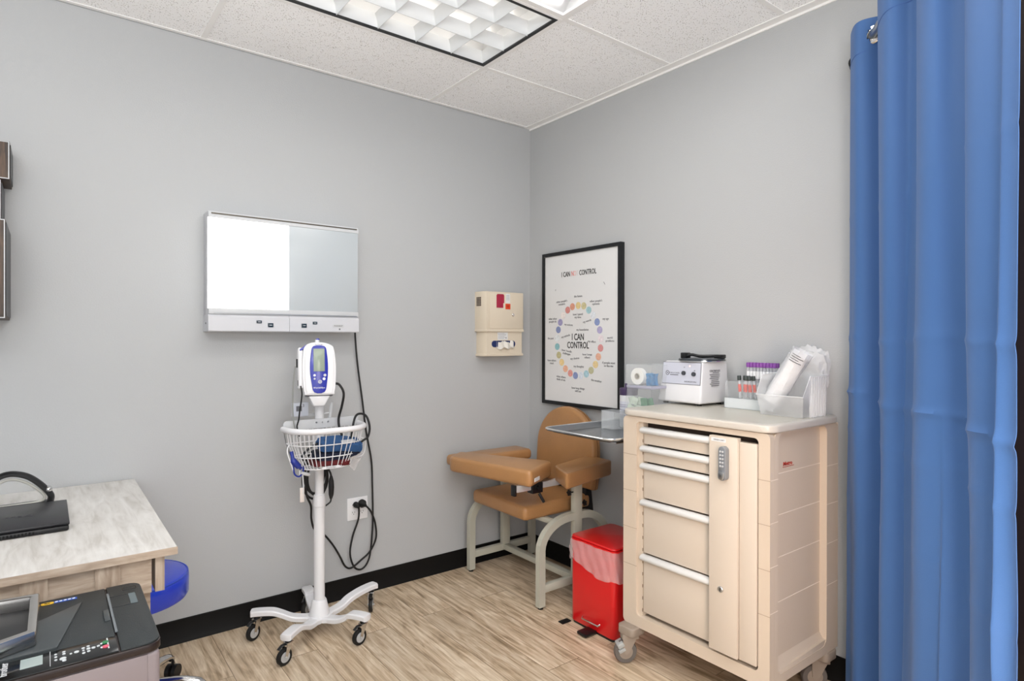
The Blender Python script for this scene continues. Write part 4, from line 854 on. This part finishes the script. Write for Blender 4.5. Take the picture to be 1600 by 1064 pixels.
# ================================================================== RED STEP BIN
def bin_():
    x0, x1, y0, y1 = -.502, -.205, -1.235, -.938; zt = .43
    r = root('step_bin', 'red square pedal bin with a clear liner beside the cart', 'bin', ((x0 + x1) / 2, (y0 + y1) / 2, 0))
    b = B(); prism(b, rrect(x0, x1, y0, y1, .028, 6), .012, zt - .040, 'z', bev=.004); obj('bin_body', b, MRED, r)
    b = B(); prism(b, rrect(x0 + .005, x1 - .005, y0 + .005, y1 - .005, .025, 6), 0, .013, 'z'); obj('base_rim', b, MBLACK, r)
    b = B(); s = B(); prism(s, rrect(x0 - .004, x1 + .004, y0 - .004, y1 + .004, .032, 6), zt - .040, zt - .008, 'z', bev=0)
    prism(s, rrect(x0 - .002, x1 + .002, y0 - .002, y1 + .002, .030, 6), zt - .008, zt + .004, 'z', bev=.006, seg=3); merge(b, s); obj('lid', b, MRED, r)
    # liner: crumpled film hung over the rim
    s = B(); rings = []; rn = random.Random(4); base = rrect(x0 - .006, x1 + .006, y0 - .006, y1 + .006, .034, 10)
    # resample the outline densely
    pts = []
    for i in range(len(base)):
        a, c = Vector(base[i]), Vector(base[(i + 1) % len(base)]); kk = max(1, int((c - a).length / .012))
        pts += [a.lerp(c, q / kk) for q in range(kk)]
    cxy = Vector(((x0 + x1) / 2, (y0 + y1) / 2)); n = len(pts); ph = [rn.uniform(0, 6) for _ in range(6)]
    for L_ in range(9):
        f = L_ / 8; ring = []
        for i, p in enumerate(pts):
            t = 2 * PI * i / n; o = .003 + .0035 * math.sin(9 * t + ph[0] + f * 5) + .0025 * math.sin(23 * t + ph[1] - f * 7) + .006 * f * abs(math.sin(5 * t + ph[2]))
            d = (p - cxy).normalized(); bot = .125 + .022 * math.sin(2 * t + ph[3]) + .012 * math.sin(5 * t + ph[4])
            q = p + d * o; ring.append(s.verts.new((q.x, q.y, zt - .012 - f * bot)))
        rings.append(ring)
    for a, c in zip(rings, rings[1:]):
        for k in range(n): s.faces.new((a[k], a[(k + 1) % n], c[(k + 1) % n], c[k]))
    b = B(); merge(b, s); obj('liner', b, MLINER, r)
    b = B(); box(b, x0 - .075, x0 + .0, -1.125, -1.065, .006, .020, .003); obj('pedal', b, MBLACK, r)
    b = B(); tube(b, [(x0 - .001, -1.03, .055), (x0 - .012, -1.035, .05), (x0 - .012, -1.14, .05), (x0 - .001, -1.145, .055)], .004, 8); obj('pedal_slot_rim', b, MCHROME, r)
    b = B(); box(b, x0 - .06, x0 - .002, y1 - .012, y1 + .022, .001, .006, .001); obj('rear_pedal_plate', b, MBLACK, r)
bin_()

# ================================================================== MEDICAL CART
def cart():
    xf, xr, yl, yr = -.556, -.045, -1.338, -2.022; zb, zt = .165, 1.072
    r = root('medical_cart', 'tall beige five-drawer medical cart on grey wheels', 'cart', ((xf + xr) / 2, (yl + yr) / 2, 0))
    # worktop
    b = B(); s = B(); prism(s, rrect(xf - .012, xr + .008, yr - .012, yl + .012, .055, 8), 1.074, 1.102, 'z', bev=.007, seg=3); merge(b, s); tp = obj('cart_top', b, MCTOP, r)
    b = B(); prism(b, rrect(xf + .02, xr - .02, yr + .02, yl - .02, .035, 8), 1.1015, 1.1025, 'z'); obj('top_mat', b, mat('top_mat_greige', 'c4bfb2', .28), tp)
    # front frame: ring with rounded inner corners
    b = B(); y0, y1 = yr, yl; inner = rrect(-1.978, -1.412, .215, 1.052, .018, 5)
    outer = []
    for p in inner: pass
    outer = rrect(y0, y1, zb, zt, .02, 5)
    ring_prism(b, outer, inner, xf, xf + .030, 'x'); fr = obj('front_frame', b, MBEIGE, r)
    b = B()
    for z in (.906, .748, .588, .426):
        for (a, c) in ((-1.9775, yr - .0008), (-1.413, yl + .0008)): box(b, xf - .0008, xf + .0015, min(a, c), max(a, c), z - .0015, z + .0015)
    obj('frame_grooves', b, mat('groove_shadow_beige', 'b09f8d', .6), fr, smooth=False)
    # carcass
    b = B(); box(b, xf + .055, xr - .004, y0 + .045, y1 - .004, zb + .04, zt); obj('carcass', b, MBEIGE, r, smooth=False)
    b = B(); prism(b, [(xf + .0305, zb + .001), (xr - .001, zb + .001), (xr - .001, zb + .06), (xf + .0305, zb + .045)], y0 + .002, y1 - .002, 'y', bev=.004); obj('base_frame', b, MBEIGE, r)
    # side frames: rounded rectangular ring around a recessed panel with grooves
    for ys, sgn in ((yr, 1), (yl, -1)):
        b = B(); out = rrect(xf + .0302, xr, zb, zt, .018, 6); inn = rrect(-.500, -.135, zb + .035, zt - .004, .03, 6)
        a, c = (ys, ys + .045 * sgn); ring_prism(b, out, inn, min(a, c), max(a, c), 'y'); sd = obj('side_frame', b, MBEIGE, r)
        b = B(); box(b, -.505, -.13, min(ys + .028 * sgn, ys + .044 * sgn), max(ys + .028 * sgn, ys + .044 * sgn), zb + .03, zt - .002)
        # slope at the foot of the recess
        hexa(b, [(-.502, ys + .002 * sgn, zb + .030), (-.133, ys + .002 * sgn, zb + .030), (-.133, ys + .040 * sgn, zb + .030), (-.502, ys + .040 * sgn, zb + .030), (-.502, ys + .003 * sgn, zb + .036), (-.133, ys + .003 * sgn, zb + .036), (-.133, ys + .0400 * sgn, zb + .10), (-.502, ys + .0400 * sgn, zb + .10)])
        obj('side_panel', b, MBEIGE, r)
        b = B()
        for z in (.915, .763, .607, .443):
            yy = ys + .0275 * sgn; box(b, -.498, -.137, yy - .0008, yy + .001, z - .0012, z + .0012)
            for (a, c) in ((xf + .002, -.503), (-.133, xr - .001)): box(b, a, c, ys - .0007, ys + .0007, z - .0010 - .008, z + .0010 - .008)
        obj('side_grooves', b, mat('groove_pale', 'ece0d2', .5), r, smooth=False)
        b = B(); box(b, xr + .0002, xr + .006, min(ys, ys + .02 * sgn), max(ys, ys + .02 * sgn), zb, zt, .002); obj('rear_edge', b, MBEIGE, r)
    # logo on the visible side
    b = B(); text(b, 'Metro', (-.385, yr + .0270, .945), .020, FX @ Matrix.Identity(3) if False else FY, 1.3, off=.0006); tube(b, [(-.42, yr + .0272, .934), (-.34, yr + .0272, .934)], .001, 5); obj('maker_logo', b, mat('logo_red', 'b0382a', .5), r, smooth=False)
    # rail column left of the drawers
    b = B(); box(b, xf + .012, xf + .045, -1.438, -1.410, .216, 1.05); cl_ = obj('drawer_column', b, MBEIGE, r)
    b = B()
    for z in [.235 + .052 * k for k in range(15)]: box(b, xf + .0115, xf + .0125, -1.4395, -1.436, z, z + .014)
    obj('column_slots', b, mat('slot_brown', '6c5846', .7), cl_, smooth=False)
    b = B(); box(b, xf + .05, xf + .056, -1.975, -1.41, .216, 1.052); obj('inner_back', b, mat('cart_inside_dark', '3a2f28', .8), r, smooth=False)
    zs = [1.031, .952, .877, .720, .485, .228]
    for i in range(5):
        z1_, z0_ = zs[i] - .004, zs[i + 1] + .006
        b = B(); box(b, xf + .014, xf + .048, -1.970, -1.441, z0_, z1_, .002); d = obj('drawer', b, MBEIGED, r)
        zc = zs[i] - .014; b = B(); s = B()
        pr = [(xf + .016, zc + .014)] + [(xf + .010 - .020 * math.sin(PI * q / 10), zc + .014 * math.cos(PI * q / 10)) for q in range(11)] + [(xf + .016, zc - .014)]
        prism(s, [(p[0], p[1]) for p in pr], -1.800, -1.436, 'y', bev=.002); merge(b, s); obj('drawer_pull', b, MHAND, d)
    # locking bar and hinge strip
    b = B(); box(b, xf - .018, xf + .006, -1.905, -1.786, .232, 1.043, .002); lb = obj('locking_door', b, MBEIGED, r)
    b = B(); box(b, xf - .006, xf + .010, -1.974, -1.9065, .232, 1.030, .0015); obj('hinge_strip', b, MBEIGED, r)
    b = B(); s = B(); prism(s, rrect(-1.872, -1.842, .884, 1.010, .0149, 8), xf - .044, xf - .018, 'x', bev=.004, seg=3); merge(b, s); kp = obj('keypad_lock', b, mat('lock_grey', '92979c', .35, .5), lb)
    for k in range(10):
        b = B(); zz = .992 - (k // 2) * .0135; yy = -1.852 - (k % 2) * .010; cyl(b, (xf - .043, yy, zz), (xf - .0465, yy, zz), .0035, 10); obj('key_button', b, MLGREY, kp)
    b = B(); s = B(); prism(s, rrect(-1.868, -1.846, .888, .920, .0105, 6), xf - .053, xf - .043, 'x', bev=.003); merge(b, s); obj('lock_knob', b, MSTEEL, kp)
    b = B(); cyl(b, (xf - .017, -1.838, .470), (xf - .024, -1.838, .470), .011, 18, bev=.002); kl = obj('key_cylinder', b, MSTEEL, lb)
    b = B(); box(b, xf - .0248, xf - .0238, -1.8395, -1.8365, .464, .476); obj('keyhole', b, MINK, kl)
    b = B(); box(b, xf - .0186, xf - .0178, -1.858, -1.795, 1.022, 1.036); tg = obj('label_strip', b, MPAPER, lb)
    b = B(); text(b, 'CRASH CART', (xf - .0188, -1.829, 1.029), .008, FX); obj('label_lettering', b, MINK2, tg, smooth=False)
    # corner casters
    for i, (x, y, a) in enumerate(((-.555, -1.385, 2.6), (-.10, -1.985, 2.4), (-.50, -1.975, 2.6), (-.10, -1.385, 2.5))):
        b = B(); s = B(); o = .045; prism(s, rrect(x - o, x + o, y - o, y + o, .02, 5), .128, .166, 'z', bev=.006, seg=3); merge(b, s); cb = obj('corner_bumper', b, MTAUPE, r)
        d = Vector((math.cos(a), math.sin(a), 0)); t_ = Vector((-d.y, d.x, 0)); wc = Vector((x, y, .0505)) + d * .028
        b = B(); lathe(b, [(.034, -.014), (.047, -.013), (.0505, -.006), (.0505, .006), (.047, .013), (.034, .014)], seg=30, mtx=align(wc, t_)); wh = obj('wheel', b, mat('wheel_grey', '67615c', .6), cb)
        b = B(); lathe(b, [(0, -.0155), (.026, -.0155), (.036, -.012), (.036, .012), (.026, .0155), (0, .0155)], seg=26, mtx=align(wc, t_)); obj('hub', b, MTAUPE, wh)
        b = B()
        for sg in (-1, 1):
            off = t_ * (sg * .0185); P = [Vector((x, y, .13)) - d * .026, Vector((x, y, .13)) + d * .044, wc + d * .014 + Vector((0, 0, .005)), wc + Vector((0, 0, -.013)), wc - d * .013]
            s = B(); v1 = [s.verts.new(p + off) for p in P]; v2 = [s.verts.new(p + off + t_ * (sg * .004)) for p in P]; s.faces.new(v1); s.faces.new(v2[::-1])
            for q in range(5): s.faces.new((v1[q], v1[(q + 1) % 5], v2[(q + 1) % 5], v2[q]))
            merge(b, s)
        M_ = Matrix.Translation(Vector((x, y, .118))) @ Matrix.Rotation(a, 4, 'Z'); box(b, -.028, .046, -.022, .022, -.012, .012, .004, mtx=M_); obj('fork', b, MTAUPE, cb)
        if i in (0, 2):
            b = B(); M_ = Matrix.Translation(Vector((x, y, .106))) @ Matrix.Rotation(a, 4, 'Z') @ Matrix.Rotation(math.radians(28), 4, 'Y')
            box(b, .042, .072, -.024, .024, -.006, .014, .004, mtx=M_); box(b, .046, .078, -.024, .024, -.026, -.010, .004, mtx=M_); obj('brake_pedal', b, mat('pedal_grey', 'a8aaa8', .5), cb)
cart()

# ------------------------------------------------------------------ on the cart
ZT = 1.1025
def centrifuge():
    r = root('centrifuge', 'white benchtop centrifuge with round lid on the cart top', 'centrifuge', (-.14, -1.40, ZT))
    x0, x1, yl, yr = -.245, -.03, -1.270, -1.515
    b = B(); hexa(b, [(x0, yl, ZT + .010), (x0, yr, ZT + .010), (x1, yr - .01, ZT + .010), (x1, yl, ZT + .010), (x0 + .018, yl - .030, ZT + .203), (x0 + .018, yr + .003, ZT + .203), (x1 - .004, yr - .0, ZT + .203), (x1 - .004, yl - .030, ZT + .203)], .012, 4); obj('housing', b, MWHITE2, r)
    for x in (x0 + .03, x1 - .03):
        for y in (yl - .03, yr + .03): b = B(); cyl(b, (x, y, ZT), (x, y, ZT + .013), .012, 14); obj('foot', b, MRUB, r)
    # control panel on the sloping front (plane from x0 at the foot to x0+.018 at the top)
    def P(y, z, o=0.0): return (x0 + .018 * (z - (ZT + .010)) / .193 - .0008 - o, y, z)
    def quad(bb, ya, yb, za, zb_, o, th=.0012, mi=0):
        pts = [P(ya, za, o), P(yb, za, o), P(yb, zb_, o), P(ya, zb_, o)]; hexa(bb, [(p[0] - th, p[1], p[2]) for p in pts] + [(p[0] + th, p[1], p[2]) for p in pts], mi=mi)
    b = B(); quad(b, -1.297, -1.507, 1.200, 1.298, 0); cp = obj('control_panel', b, mat('panel_silver', 'c3c6d2', .35), r)
    b = B(); quad(b, -1.295, -1.509, 1.1975, 1.3005, -.0004, .0010); obj('panel_border', b, MINK2, cp)
    b = B()
    for (y, z) in ((-1.418, 1.250), (-1.473, 1.247)):
        p = Vector(P(y, z)); cyl(b, p, p + Vector((-.008, 0, .001)), .010, 18)
    obj('dial', b, mat('dial_dark', '3d4046', .4), cp)
    b = B(); text(b, 'DRUCKER', P(-1.365, 1.249, .0016), .009, FX, 1.4); quad(b, -1.340, -1.387, 1.2385, 1.2425, .0012, .0005)
    text(b, 'HORIZON', P(-1.455, 1.211, .0016), .010, FX, 1.4)
    s = B(); P0 = [P(-1.325 + .009 * math.cos(t * .45), 1.249 + .010 * math.sin(t * .45), .0014) for t in range(14)]; s.free(); tube(b, P0, .0016, 6, closed=True); p = Vector(P(-1.325, 1.249, .001)); sphere(b, p, .003)
    text(b, '15', P(-1.418, 1.277, .0016), .008, FX); text(b, '30', P(-1.475, 1.263, .0016), .008, FX); obj('panel_print', b, MINK2, cp, smooth=False)
    b = B(); p = Vector(P(-1.448, 1.283)); sphere(b, p, .0035); lm = obj('indicator_lamp', b, mat('lamp_pink', 'ffd8c8', .3, emit='ffb8a0', es=2), cp)
    # text block on the right side
    b = B(); yy = yr - .0075 + .001
    for k, (w_, o) in enumerate(((.085, 0), (.045, .01), (.075, 0), (.065, .004), (.07, -.004), (.05, 0), (.06, .002), (.07, -.003), (.055, 0))):
        z = 1.262 - k * .0085; sl = (yr - .01) + .010 * (z - 1.1125) / .193
        if k == 0: text(b, 'CENTRIFUGE', (-.14, sl - .0012, z), .013, FY, 1.1)
        else: box(b, -.14 + o - w_ / 2, -.14 + o + w_ / 2, sl - .0014, sl + .002, z - .0012, z + .0012)
    obj('side_print', b, MINK2, r, smooth=False)
    b = B(); lathe(b, [(.100, 0), (.106, .003), (.106, .009), (.098, .013), (0, .015)], (-.135, -1.445, ZT + .204), 40); ld = obj('lid', b, mat('lid_dark_glass', '4a5056', .18, .5), r)
    b = B(); lathe(b, [(.104, 0), (.108, .001), (.108, .004), (.104, .005)], (-.135, -1.445, ZT + .202), 40); obj('lid_ring', b, MCHROME, ld)
    b = B(); tube(b, [(-.19, -1.40, ZT + .226), (-.17, -1.415, ZT + .232), (-.15, -1.44, ZT + .226), (-.13, -1.48, ZT + .226), (-.12, -1.52, ZT + .228)], .007, 8, smoothn=4); box(b, -.205, -.165, -1.405, -1.375, ZT + .216, ZT + .242, .004); box(b, -.13, -.09, -1.545, -1.505, ZT + .216, ZT + .234, .004); obj('lid_latch', b, MBLACK, r)
centrifuge()
def shell(bm_, a0, a1, b0, b1, z0, z1, t=.002, top=False):
    """open box of thin walls"""
    for q in ((a0, a0 + t, b0, b1, z0, z1), (a1 - t, a1, b0, b1, z0, z1), (a0, a1, b0, b0 + t, z0, z1), (a0, a1, b1 - t, b1, z0, z1), (a0, a1, b0, b1, z0, z0 + t)): box(bm_, *q)
    return bm_
def organiser():
    Z = .9475
    r = root('acrylic_organiser', 'clear tiered acrylic organiser between the wipes canister and the centrifuge', 'organiser', (-.25, -1.24, Z))
    X0, X1, Y0, Y1 = -.345, -.155, -1.320, -1.162
    b = shell(B(), X0, X1, Y0, Y1, Z, Z + .10); obj('bottom_compartment', b, MCLEAR, r, smooth=False)
    b = shell(B(), X0, X1, Y0, Y1, Z + .102, Z + .225); obj('middle_compartment', b, MCLEAR, r, smooth=False)
    b = B(); box(b, X0 - .002, X1, Y0 - .002, Y1 + .002, Z + .225, Z + .238, .002); obj('shelf', b, mat('shelf_smoke', 'b6b6c6', .15, alpha=.75), r)
    b = shell(B(), X0, X1, Y0, Y1, Z + .238, Z + .338); obj('top_compartment', b, MCLEAR, r, smooth=False)
    b = B(); box(b, X0 - .004, X0 + .004, Y1 - .006, Y1 + .004, Z + .19, Z + .245, .001); obj('corner_clip', b, mat('clip_purple', '443654', .4), r)
    # tape roll
    b = B(); ring_prism(b, [(-1.216 + .040 * math.cos(t * PI / 14), Z + .281 + .040 * math.sin(t * PI / 14)) for t in range(28)], [(-1.216 + .016 * math.cos(t * PI / 14), Z + .281 + .016 * math.sin(t * PI / 14)) for t in range(28)], -.325, -.300, 'x')
    rr = root('tape_roll', 'white roll of tape in the top of the acrylic organiser', 'tape', (-.31, -1.216, Z + .241)); obj('tape', b, mat('tape_white', 'e6e6e2', .6), rr)
    b = B(); ring_prism(b, [(-1.216 + .016 * math.cos(t * PI / 10), Z + .281 + .016 * math.sin(t * PI / 10)) for t in range(20)], [(-1.216 + .012 * math.cos(t * PI / 10), Z + .281 + .012 * math.sin(t * PI / 10)) for t in range(20)], -.327, -.298, 'x'); obj('core', b, mat('core_card', 'b8b2a4', .7), rr)
    b = B(); s = B(); bmesh.ops.create_cube(s, size=1); bmesh.ops.subdivide_edges(s, edges=s.edges[:], cuts=4, use_grid_fill=True); rn = random.Random(1)
    for v in s.verts: v.co = Vector((-.29 + v.co.x * .03, -1.278 + v.co.y * .045, Z + .268 + v.co.z * .055)) + Vector([rn.uniform(-.003, .003) for _ in range(3)])
    merge(b, s); obj('foil_packet', b, mat('packet_blue', '2f78ac', .35, bump=.8, bscale=90, var=.3, vscale=60), None, 'blue packet beside the tape roll in the organiser', 'packet')
    mg = [mat('packet_white_green', 'cfdccb', .45, var=.15, vscale=70), mat('packet_green', '5c8e6c', .45, var=.25, vscale=50)]
    for k in range(10):
        y = -1.176 - (k % 5) * .028; z = Z + .124 + .038 * (k // 5); a = rn.uniform(-.4, .4); c = 1 if (k % 5) >= 3 else 0
        b = B(); s = B(); bmesh.ops.create_cube(s, size=1); bmesh.ops.subdivide_edges(s, edges=s.edges[:], cuts=2, use_grid_fill=True)
        for v in s.verts: v.co = Vector((v.co.x * (.008 if abs(v.co.y) < .4 else .003), v.co.y * .036, v.co.z * .036)) + Vector((rn.uniform(-.002, .002), 0, 0))
        s.transform(Matrix.Translation(Vector((-.328 + .012 * (k % 2), y, z))) @ Matrix.Rotation(a, 4, 'X')); merge(b, s)
        obj('swab_packet', b, mg[c], None, ('green and dark striped swab packet at the right of the organiser middle tier', 'white and green swab packet at the left of the organiser middle tier')[1 - c], 'packet', group=('green swab packets in the organiser' if c else 'white swab packets in the organiser'))
organiser()

# rack of blood tubes
def tube_rack():
    r = root('tube_rack', 'clear plastic rack of blood tubes beside the centrifuge', 'rack', (-.10, -1.69, ZT))
    b = shell(B(), -.175, -.035, -1.785, -1.590, ZT, ZT + .045); obj('tray', b, mat('rack_white_clear', 'e6ecee', .25, alpha=.75), r, smooth=False)
    b = shell(B(), -.172, -.038, -1.782, -1.593, ZT + .046, ZT + .118); obj('clear_walls', b, MCLEAR, r, smooth=False)
tube_rack()
MG = mat('tube_glass', 'e2e6ea', .06, alpha=.35); MLAB = mat('tube_label', 'eef0f2', .5)
MPUR = mat('cap_purple', '84489c', .4); MDKC = mat('cap_dark', '3a4240', .45); MREDC = mat('band_red', 'd83a20', .45)
def blood_tube(x, y, z, tilt, cap, label, group, red=False):
    r = root('blood_tube', label, 'tube', (x, y, z), 0, group); T_ = Matrix.Translation(Vector((x, y, z))) @ Euler(tilt).to_matrix().to_4x4()
    b = B(); lathe(b, [(0, 0), (.004, .001), (.0062, .005), (.0064, .085), (0, .085)], seg=12, mtx=T_); obj('glass', b, MG, r)
    b = B(); lathe(b, [(.0066, .030), (.0067, .031), (.0067, .062), (.0066, .063)], seg=12, mtx=T_); obj('paper_label', b, MREDC if red else MLAB, r)
    b = B(); lathe(b, [(.0066, .080), (.0085, .082), (.0085, .098), (.0075, .101), (0, .101)], seg=14, mtx=T_); obj('cap', b, cap, r)
for i in range(9):
    for j in range(2):
        blood_tube(-.085 + .024 * j, -1.652 - .0155 * i, ZT + .100, (0, 0, 0), MPUR, 'purple capped blood tube standing in a row in the clear rack', 'purple capped blood tubes')
b = shell(B(), -.105, -.045, -1.785, -1.640, ZT + .047, ZT + .098); box(b, -.105, -.045, -1.785, -1.640, ZT + .0955, ZT + .0985); obj('tube_holder', b, mat('holder_clear', 'e4e8ec', .2, alpha=.45), None, 'clear raised block holding the purple capped tubes', 'holder', smooth=False)
for k in range(6):
    blood_tube(-.160 + .014 * (k % 2), -1.660 - .013 * k, ZT + .045, (random.uniform(-.12, .12), random.uniform(-.05, .05), 0), MDKC, 'dark capped blood tube with red band in front of the purple ones', 'dark capped tubes with red bands', red=True)

# clear hopper bins (nested), cup sleeve and film
def hopper(x0, x1, y0, y1, label):
    r = root('storage_bin', label, 'bin', ((x0 + x1) / 2, (y0 + y1) / 2, ZT)); s = B()
    zb, zf, zr = ZT + .001, ZT + .082, ZT + .160
    V = [s.verts.new(p) for p in ((x0 + .012, y0 + .01, zb), (x1 - .01, y0 + .01, zb), (x1 - .01, y1 - .01, zb), (x0 + .012, y1 - .01, zb), (x0 - .004, y0, zf), (x1, y0 - .004, zr), (x1, y1 + .004, zr), (x0 - .004, y1, zf), (x0 + .045, y0 - .003, zr), (x0 + .045, y1 + .003, zr))]
    for f in ((0, 1, 2, 3), (0, 3, 7, 4), (0, 4, 8, 5, 1), (2, 6, 9, 7, 3), (1, 5, 6, 2)): s.faces.new([V[i] for i in f])
    bmesh.ops.solidify(s, geom=s.faces[:], thickness=.0025); b = B(); merge(b, s); obj('bin_shell', b, MCLEAR2, r, smooth=False)
    b = B(); tube(b, [V2 for V2 in ((x1, y0 - .004, zr), (x0 + .045, y0 - .003, zr), (x0 - .004, y0, zf), (x0 - .004, y1, zf), (x0 + .045, y1 + .003, zr), (x1, y1 + .004, zr))], .003, 8); obj('rolled_rim', b, MCLEAR2, r)
    for k in range(7):
        b = B(); xx = x0 + .055 + k * .018
        if xx > x1: break
        box(b, xx, xx + .004, y0 - .006, y0 + .006, zb, zr - .002); obj('rib', b, MCLEAR2, r, smooth=False)
hopper(-.285, -.095, -2.004, -1.812, 'clear open-front storage bin at the near right of the cart top')
def cups():
    r = root('cup_sleeve', 'stack of white foam cups in a clear sleeve leaning in the bin', 'cup sleeve', (-.20, -1.80, ZT + .05))
    p0, p1 = Vector((-.215, -1.835, ZT + .050)), Vector((-.19, -1.945, ZT + .245)); L_ = (p1 - p0).length; A_ = align(p0, p1 - p0)
    b = B(); pr = [(0, 0), (.030, 0)]; z = 0
    while z < L_ - .02: pr += [(.0325, z), (.0335, z + .003), (.0318, z + .004)]; z += .012
    pr += [(.036, L_ - .012), (.036, L_ - .004), (.030, L_), (0, L_)]; lathe(b, pr, seg=28, mtx=A_); obj('cup_stack', b, MCUP, r)
    b = B(); s = B(); rings = []; rn = random.Random(8)
    for i in range(15):
        f = i / 14; rings.append([s.verts.new(A_ @ Vector(((.040 + .003 * math.sin(k * 1.9 + f * 9) + rn.uniform(-.001, .001) + (.010 if i == 0 else 0)) * math.cos(2 * PI * k / 26), (.040 + .003 * math.sin(k * 1.3 + f * 6)) * math.sin(2 * PI * k / 26), -.03 + f * (L_ + .045)))) for k in range(26)])
    for a, c in zip(rings, rings[1:]):
        for k in range(26): s.faces.new((a[k], a[(k + 1) % 26], c[(k + 1) % 26], c[k]))
    merge(b, s); obj('sleeve_film', b, mat('sleeve_film', 'eceef2', .2, alpha=.40, bump=.8, bscale=40), r)
    b = B()
    for k in range(4):
        T_ = A_ @ Matrix.Translation(Vector((0, 0, L_ - .006 - .009 * k))); P = [T_ @ Vector((.0425 * math.cos(t), .0425 * math.sin(t), 0)) for t in [math.radians(150 + 7 * q) for q in range(8 + (k % 2) * 3)]]; tube(b, P, .0014, 5)
    obj('sleeve_print', b, MINK2, r)
cups()
b = B(); s = B(); bmesh.ops.create_icosphere(s, subdivisions=4, radius=1); rn = random.Random(5)
for v in s.verts:
    n = v.co.copy(); k = 1 + .07 * math.sin(6 * n.z + 3 * n.y) + .05 * math.sin(13 * n.x + 9 * n.z + 2) + .04 * math.sin(21 * n.y + 5 * n.z)
    v.co = Vector((-.105 + n.x * .050 * k, -1.925 + n.y * .088 * k - (n.z * .025), ZT + .155 + n.z * .125 * k))
merge(b, s); obj('plastic_bag', b, MBAG, None, 'crumpled milky plastic bag behind the cup sleeve', 'bag')

# ================================================================== CURTAIN on its rod
P0 = Vector((-.03, -2.08, 0)); DR = Vector((-.8023, -.5969, 0)); NR = Vector((-.5969, .8023, 0)); ZR = 2.508
def curtain():
    r = root('curtain_rod', 'steel curtain rod running from the right wall towards the camera', 'curtain rod', (P0.x, P0.y, ZR - .03))
    b = B(); a = P0 + Vector((0, 0, ZR)); tube(b, [a, a + DR * 1.9], .0135, 14); obj('rod', b, MSTEEL, r)
    b = B(); cyl(b, (0, P0.y + .01, ZR), (-.035, P0.y - .002, ZR), .026, 18); obj('wall_bracket', b, MBLACK, r)
    c = root('curtain', 'blue satin grommet curtain hanging at the right of the picture', 'curtain', (P0 + DR * .6).to_tuple())
    rn = random.Random(11); NS, NZ = 420, 240; T0, T1 = .02, 1.225; Lw = .31
    zt, zb = ZR + .058, .04
    ph = [rn.uniform(0, 6.28) for _ in range(8)]
    def pos(u, f):
        """u 0..1 along the rod, f 0 top .. 1 bottom"""
        t = T0 + (T1 - T0) * u
        q = (t - .228) / Lw + .25                    # grommets face the room where q is whole
        amp = .052 * (1 - .25 * f) * (.75 + .25 * math.sin(q * 2.1 + 1))
        k_ = max(0, min(1, (t - .98) / .14)); amp *= 1 - .93 * k_ * k_ * (3 - 2 * k_)
        fold = math.cos(2 * PI * q + .5 * f * math.sin(q * 1.7 + .6))
        sharp = fold * (1.25 - .25 * fold * fold)
        off = amp * sharp
        off += f * (.020 * math.sin(2 * PI * q * .5 + ph[0]) + .010 * math.sin(2 * PI * q * 2.3 + ph[1] + 2 * f))
        off += .0025 * math.sin(37 * u + 11 * f * f) * math.sin(PI * f) + .006 * math.sin(2 * PI * q * 3.1 + ph[2] + 1.3 * f) * (.3 + f)
        # shallow diagonal drag folds
        off += .005 * math.exp(-((u - .80 + .28 * (f - .55)) / .016) ** 2) * max(0, min(1, (f - .45) * 5)) + .004 * math.exp(-((u - .93 + .5 * (f - .75)) / .02) ** 2) * max(0, min(1, (f - .5) * 5))
        # horizontal packing creases
        z = zt + (zb - zt) * f
        for zc_, a_ in ((1.405, .0045), (1.20, .0075), (1.06, .0025), (1.86, .0015), (.80, .0015)):
            off += a_ * math.exp(-abs(z - zc_ - .01 * math.sin(9 * t)) / .009)
        shift = .020 * f * math.sin(2 * PI * q + 1) + .035 * f * (u - .5) - .010 * f
        p = P0 + DR * (t + shift + .018 * math.sin(2 * PI * q * 2) * (1 - f * .5)) + NR * off
        return Vector((p.x, p.y, z + .004 * math.sin(2 * PI * q) * (1 - f)))
    s = B(); G = [[s.verts.new(pos(i / NS, (j / NZ))) for i in range(NS + 1)] for j in range(NZ + 1)]
    for j in range(NZ):
        for i in range(NS): s.faces.new((G[j][i], G[j][i + 1], G[j + 1][i + 1], G[j + 1][i]))
    rings_at = [P0 + DR * (.228 + Lw / 2 * k) + Vector((0, 0, ZR)) for k in range(8)]
    bmesh.ops.delete(s, geom=[f for f in s.faces if f.calc_center_median().z > ZR - .03 and any((f.calc_center_median() - p).length < .021 for p in rings_at)], context='FACES')
    bmesh.ops.solidify(s, geom=s.faces[:], thickness=.0012); b = B(); merge(b, s); cl = obj('cloth', b, MCURT, c)
    b = B(); 
    for zz in (ZR - .058,):
        f = (zt - zz) / (zt - zb); P = [pos(i / NS, f) + NR * .0016 for i in range(0, NS + 1, 3)]; tube(b, P, .0008, 4)
    obj('hem_stitching', b, mat('stitch_blue', '35599a', .6), cl)
    t = .228
    while t < T1:
        # ring faces across the cloth where it crosses the rod
        for dt in (0.0, Lw / 2):
            u = (t + dt - T0) / (T1 - T0)
            if not (0 < u < 1): continue
            f = (zt - ZR) / (zt - zb); q = u - .25 * Lw / (T1 - T0) * (1 if dt == 0 else -1) * 0
            p = P0 + DR * (t + dt) + Vector((0, 0, ZR)); nrm = (DR * .75 + NR * .66 * (1 if dt == 0 else -1)).normalized()
            b = B(); A_ = align(p, nrm); lathe(b, [(.021, -.003), (.030, -.004), (.034, 0), (.030, .004), (.021, .003), (.019, 0), (.021, -.003)], seg=26, mtx=A_); obj('grommet', b, MCHROME, c)
        t += Lw
curtain()
